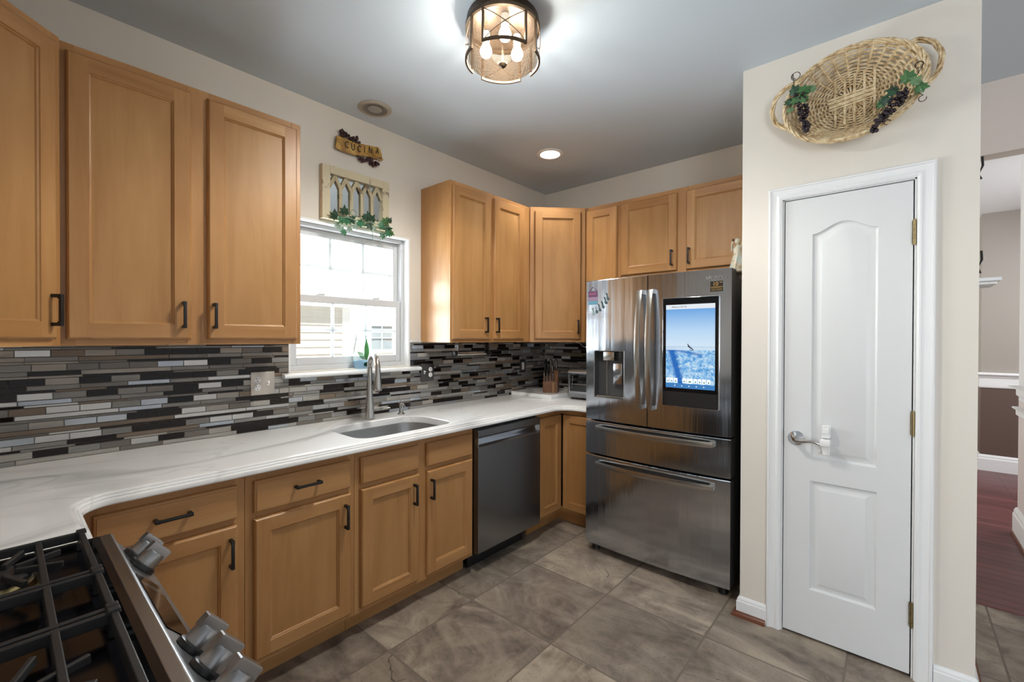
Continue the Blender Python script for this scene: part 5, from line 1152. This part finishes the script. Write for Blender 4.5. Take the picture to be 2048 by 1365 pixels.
def grape_bunch(label, path, leaves, curls, n, spread):
    t = thing('grape_bunch', label, 'artificial grapes', path[0], group=None)
    P = [Vector(p) for p in path]; bm = BM()
    for k in range(n):
        s = rnd.random()**.85*(len(P)-1); i = min(int(s), len(P)-2); c = P[i].lerp(P[i+1], s-i); sp = spread*(1-.55*s/(len(P)-1))
        ball(bm, c+Vector((rnd.uniform(-sp, sp), rnd.uniform(-.013, .009), rnd.uniform(-sp, sp))), rnd.uniform(.0062, .0085), 9)
    part('grapes', bm, m_gr2, t, 70, world=True)
    bm = BM()
    for c, s_, up2, mi in leaves: vleaf(bm, c, s_, up2, mi)
    part('leaves', bm, m_lg, t, world=True)
    bm = BM(); tube(bm, path, .0022, 6)
    for c in curls: tube(bm, c, .0016, 5)
    part('vine', bm, m_vine, t, 60, world=True)
yy = PY-.116
def curl(cx, cz, r, turns=1.3, a0=0, tail=None):
    P = [(cx+r*(1-.3*i/30)*math.cos(a0+turns*2*PI*i/30), yy-.004-.006*i/30, cz+r*(1-.3*i/30)*math.sin(a0+turns*2*PI*i/30)) for i in range(31)]
    return ([tail] if tail else [])+P
grape_bunch('bunch of artificial dark grapes hanging at the left end of the wicker basket', [(2.178, yy, 2.485), (2.186, yy, 2.45), (2.196, yy-.002, 2.405), (2.203, yy, 2.36), (2.206, yy, 2.325)],
            [((2.160, yy-.004, 2.515), .050, (-.3, 1), 1), ((2.190, yy-.008, 2.503), .052, (.9, .35), 0), ((2.165, yy-.010, 2.480), .046, (-.4, -.9), 0), ((2.222, yy-.002, 2.505), .034, (1, .5), 2), ((2.140, yy-.002, 2.480), .038, (-.8, -.4), 1), ((2.196, yy-.012, 2.472), .04, (.3, -1), 0), ((2.142, yy, 2.445), .03, (-.2, -1), 2)],
            [curl(2.165, 2.583, .019, 1.4, 2.2, (2.158, yy, 2.53))], 85, .022)
grape_bunch('bunch of artificial dark grapes hanging at the lower right of the wicker basket', [(2.535, yy, 2.385), (2.515, yy-.002, 2.36), (2.488, yy, 2.328), (2.460, yy, 2.300), (2.432, yy, 2.255)],
            [((2.540, yy-.006, 2.43), .052, (-.2, 1), 0), ((2.575, yy-.004, 2.385), .048, (.9, -.3), 0), ((2.560, yy-.008, 2.408), .04, (.6, .4), 2), ((2.500, yy-.006, 2.395), .044, (-.8, .3), 1), ((2.475, yy-.006, 2.372), .042, (-.9, -.6), 1), ((2.462, yy-.004, 2.36), .034, (-.6, -.9), 0)],
            [curl(2.573, 2.47, .014, 1.6, 0, (2.565, yy, 2.43)), curl(2.585, 2.335, .014, .8, 1.5, (2.565, yy, 2.37)), curl(2.480, 2.275, .012, .7, .4, (2.47, yy, 2.30)), curl(2.500, 2.407, .01, 1.2, 3, (2.51, yy, 2.395))], 90, .020)

# ------------------------------------------------------------------ things on the pantry's hall-side wall
wx = PX1+.0008
t = thing('wall_shelf', 'small white wall shelf on the hall side of the pantry wall', 'shelf', (wx, -.5, 1.645))
bm = BM(); box(bm, wx, -.62, 1.652, wx+.094, -.38, 1.668); box(bm, wx, -.60, 1.640, wx+.083, -.40, 1.6518); part('board', bm, m_trim, t, bevel=.003, world=True)
bm = BM(); prism(bm, [(wx, 1.639), (wx+.04, 1.639), (wx+.012, 1.58), (wx, 1.56)], 'y', -.52, -.50); part('bracket', bm, m_trim, t, bevel=.002, world=True)
t = thing('wall_hanger', 'tall black iron wall hanger with curled hooks on the hall side of the pantry wall', 'wall hanger', (wx, -.5, 1.70))
bm = BM(); tube(bm, [(wx+.006, -.5, 1.69), (wx+.022, -.5, 1.80), (wx+.030, -.5, 1.95), (wx+.024, -.5, 2.05), (wx+.008, -.5, 2.10)], .006, 8); part('stem', bm, m_black, t, 50, world=True)
for z_ in (2.185, 1.765):
    bm = BM(); tube(bm, [(wx+.004, -.5, z_-.02), (wx+.022, -.5, z_-.005), (wx+.036, -.5, z_-.035), (wx+.046, -.5, z_-.005), (wx+.044, -.5, z_+.035)], .0045, 7); tube(bm, [(wx+.030, -.5, z_-.035), (wx+.042, -.5, z_-.065)], .004, 6); part('hook', bm, m_black, t, 50, world=True)
    bm = BM(); bunch(bm, [(wx+.016, -.5, z_-.05), (wx+.018, -.5, z_-.08), (wx+.014, -.5, z_-.105)], .010, 7, 0, (.009, .012, .012)); part('iron_grapes', bm, m_black, t, 60, world=True)
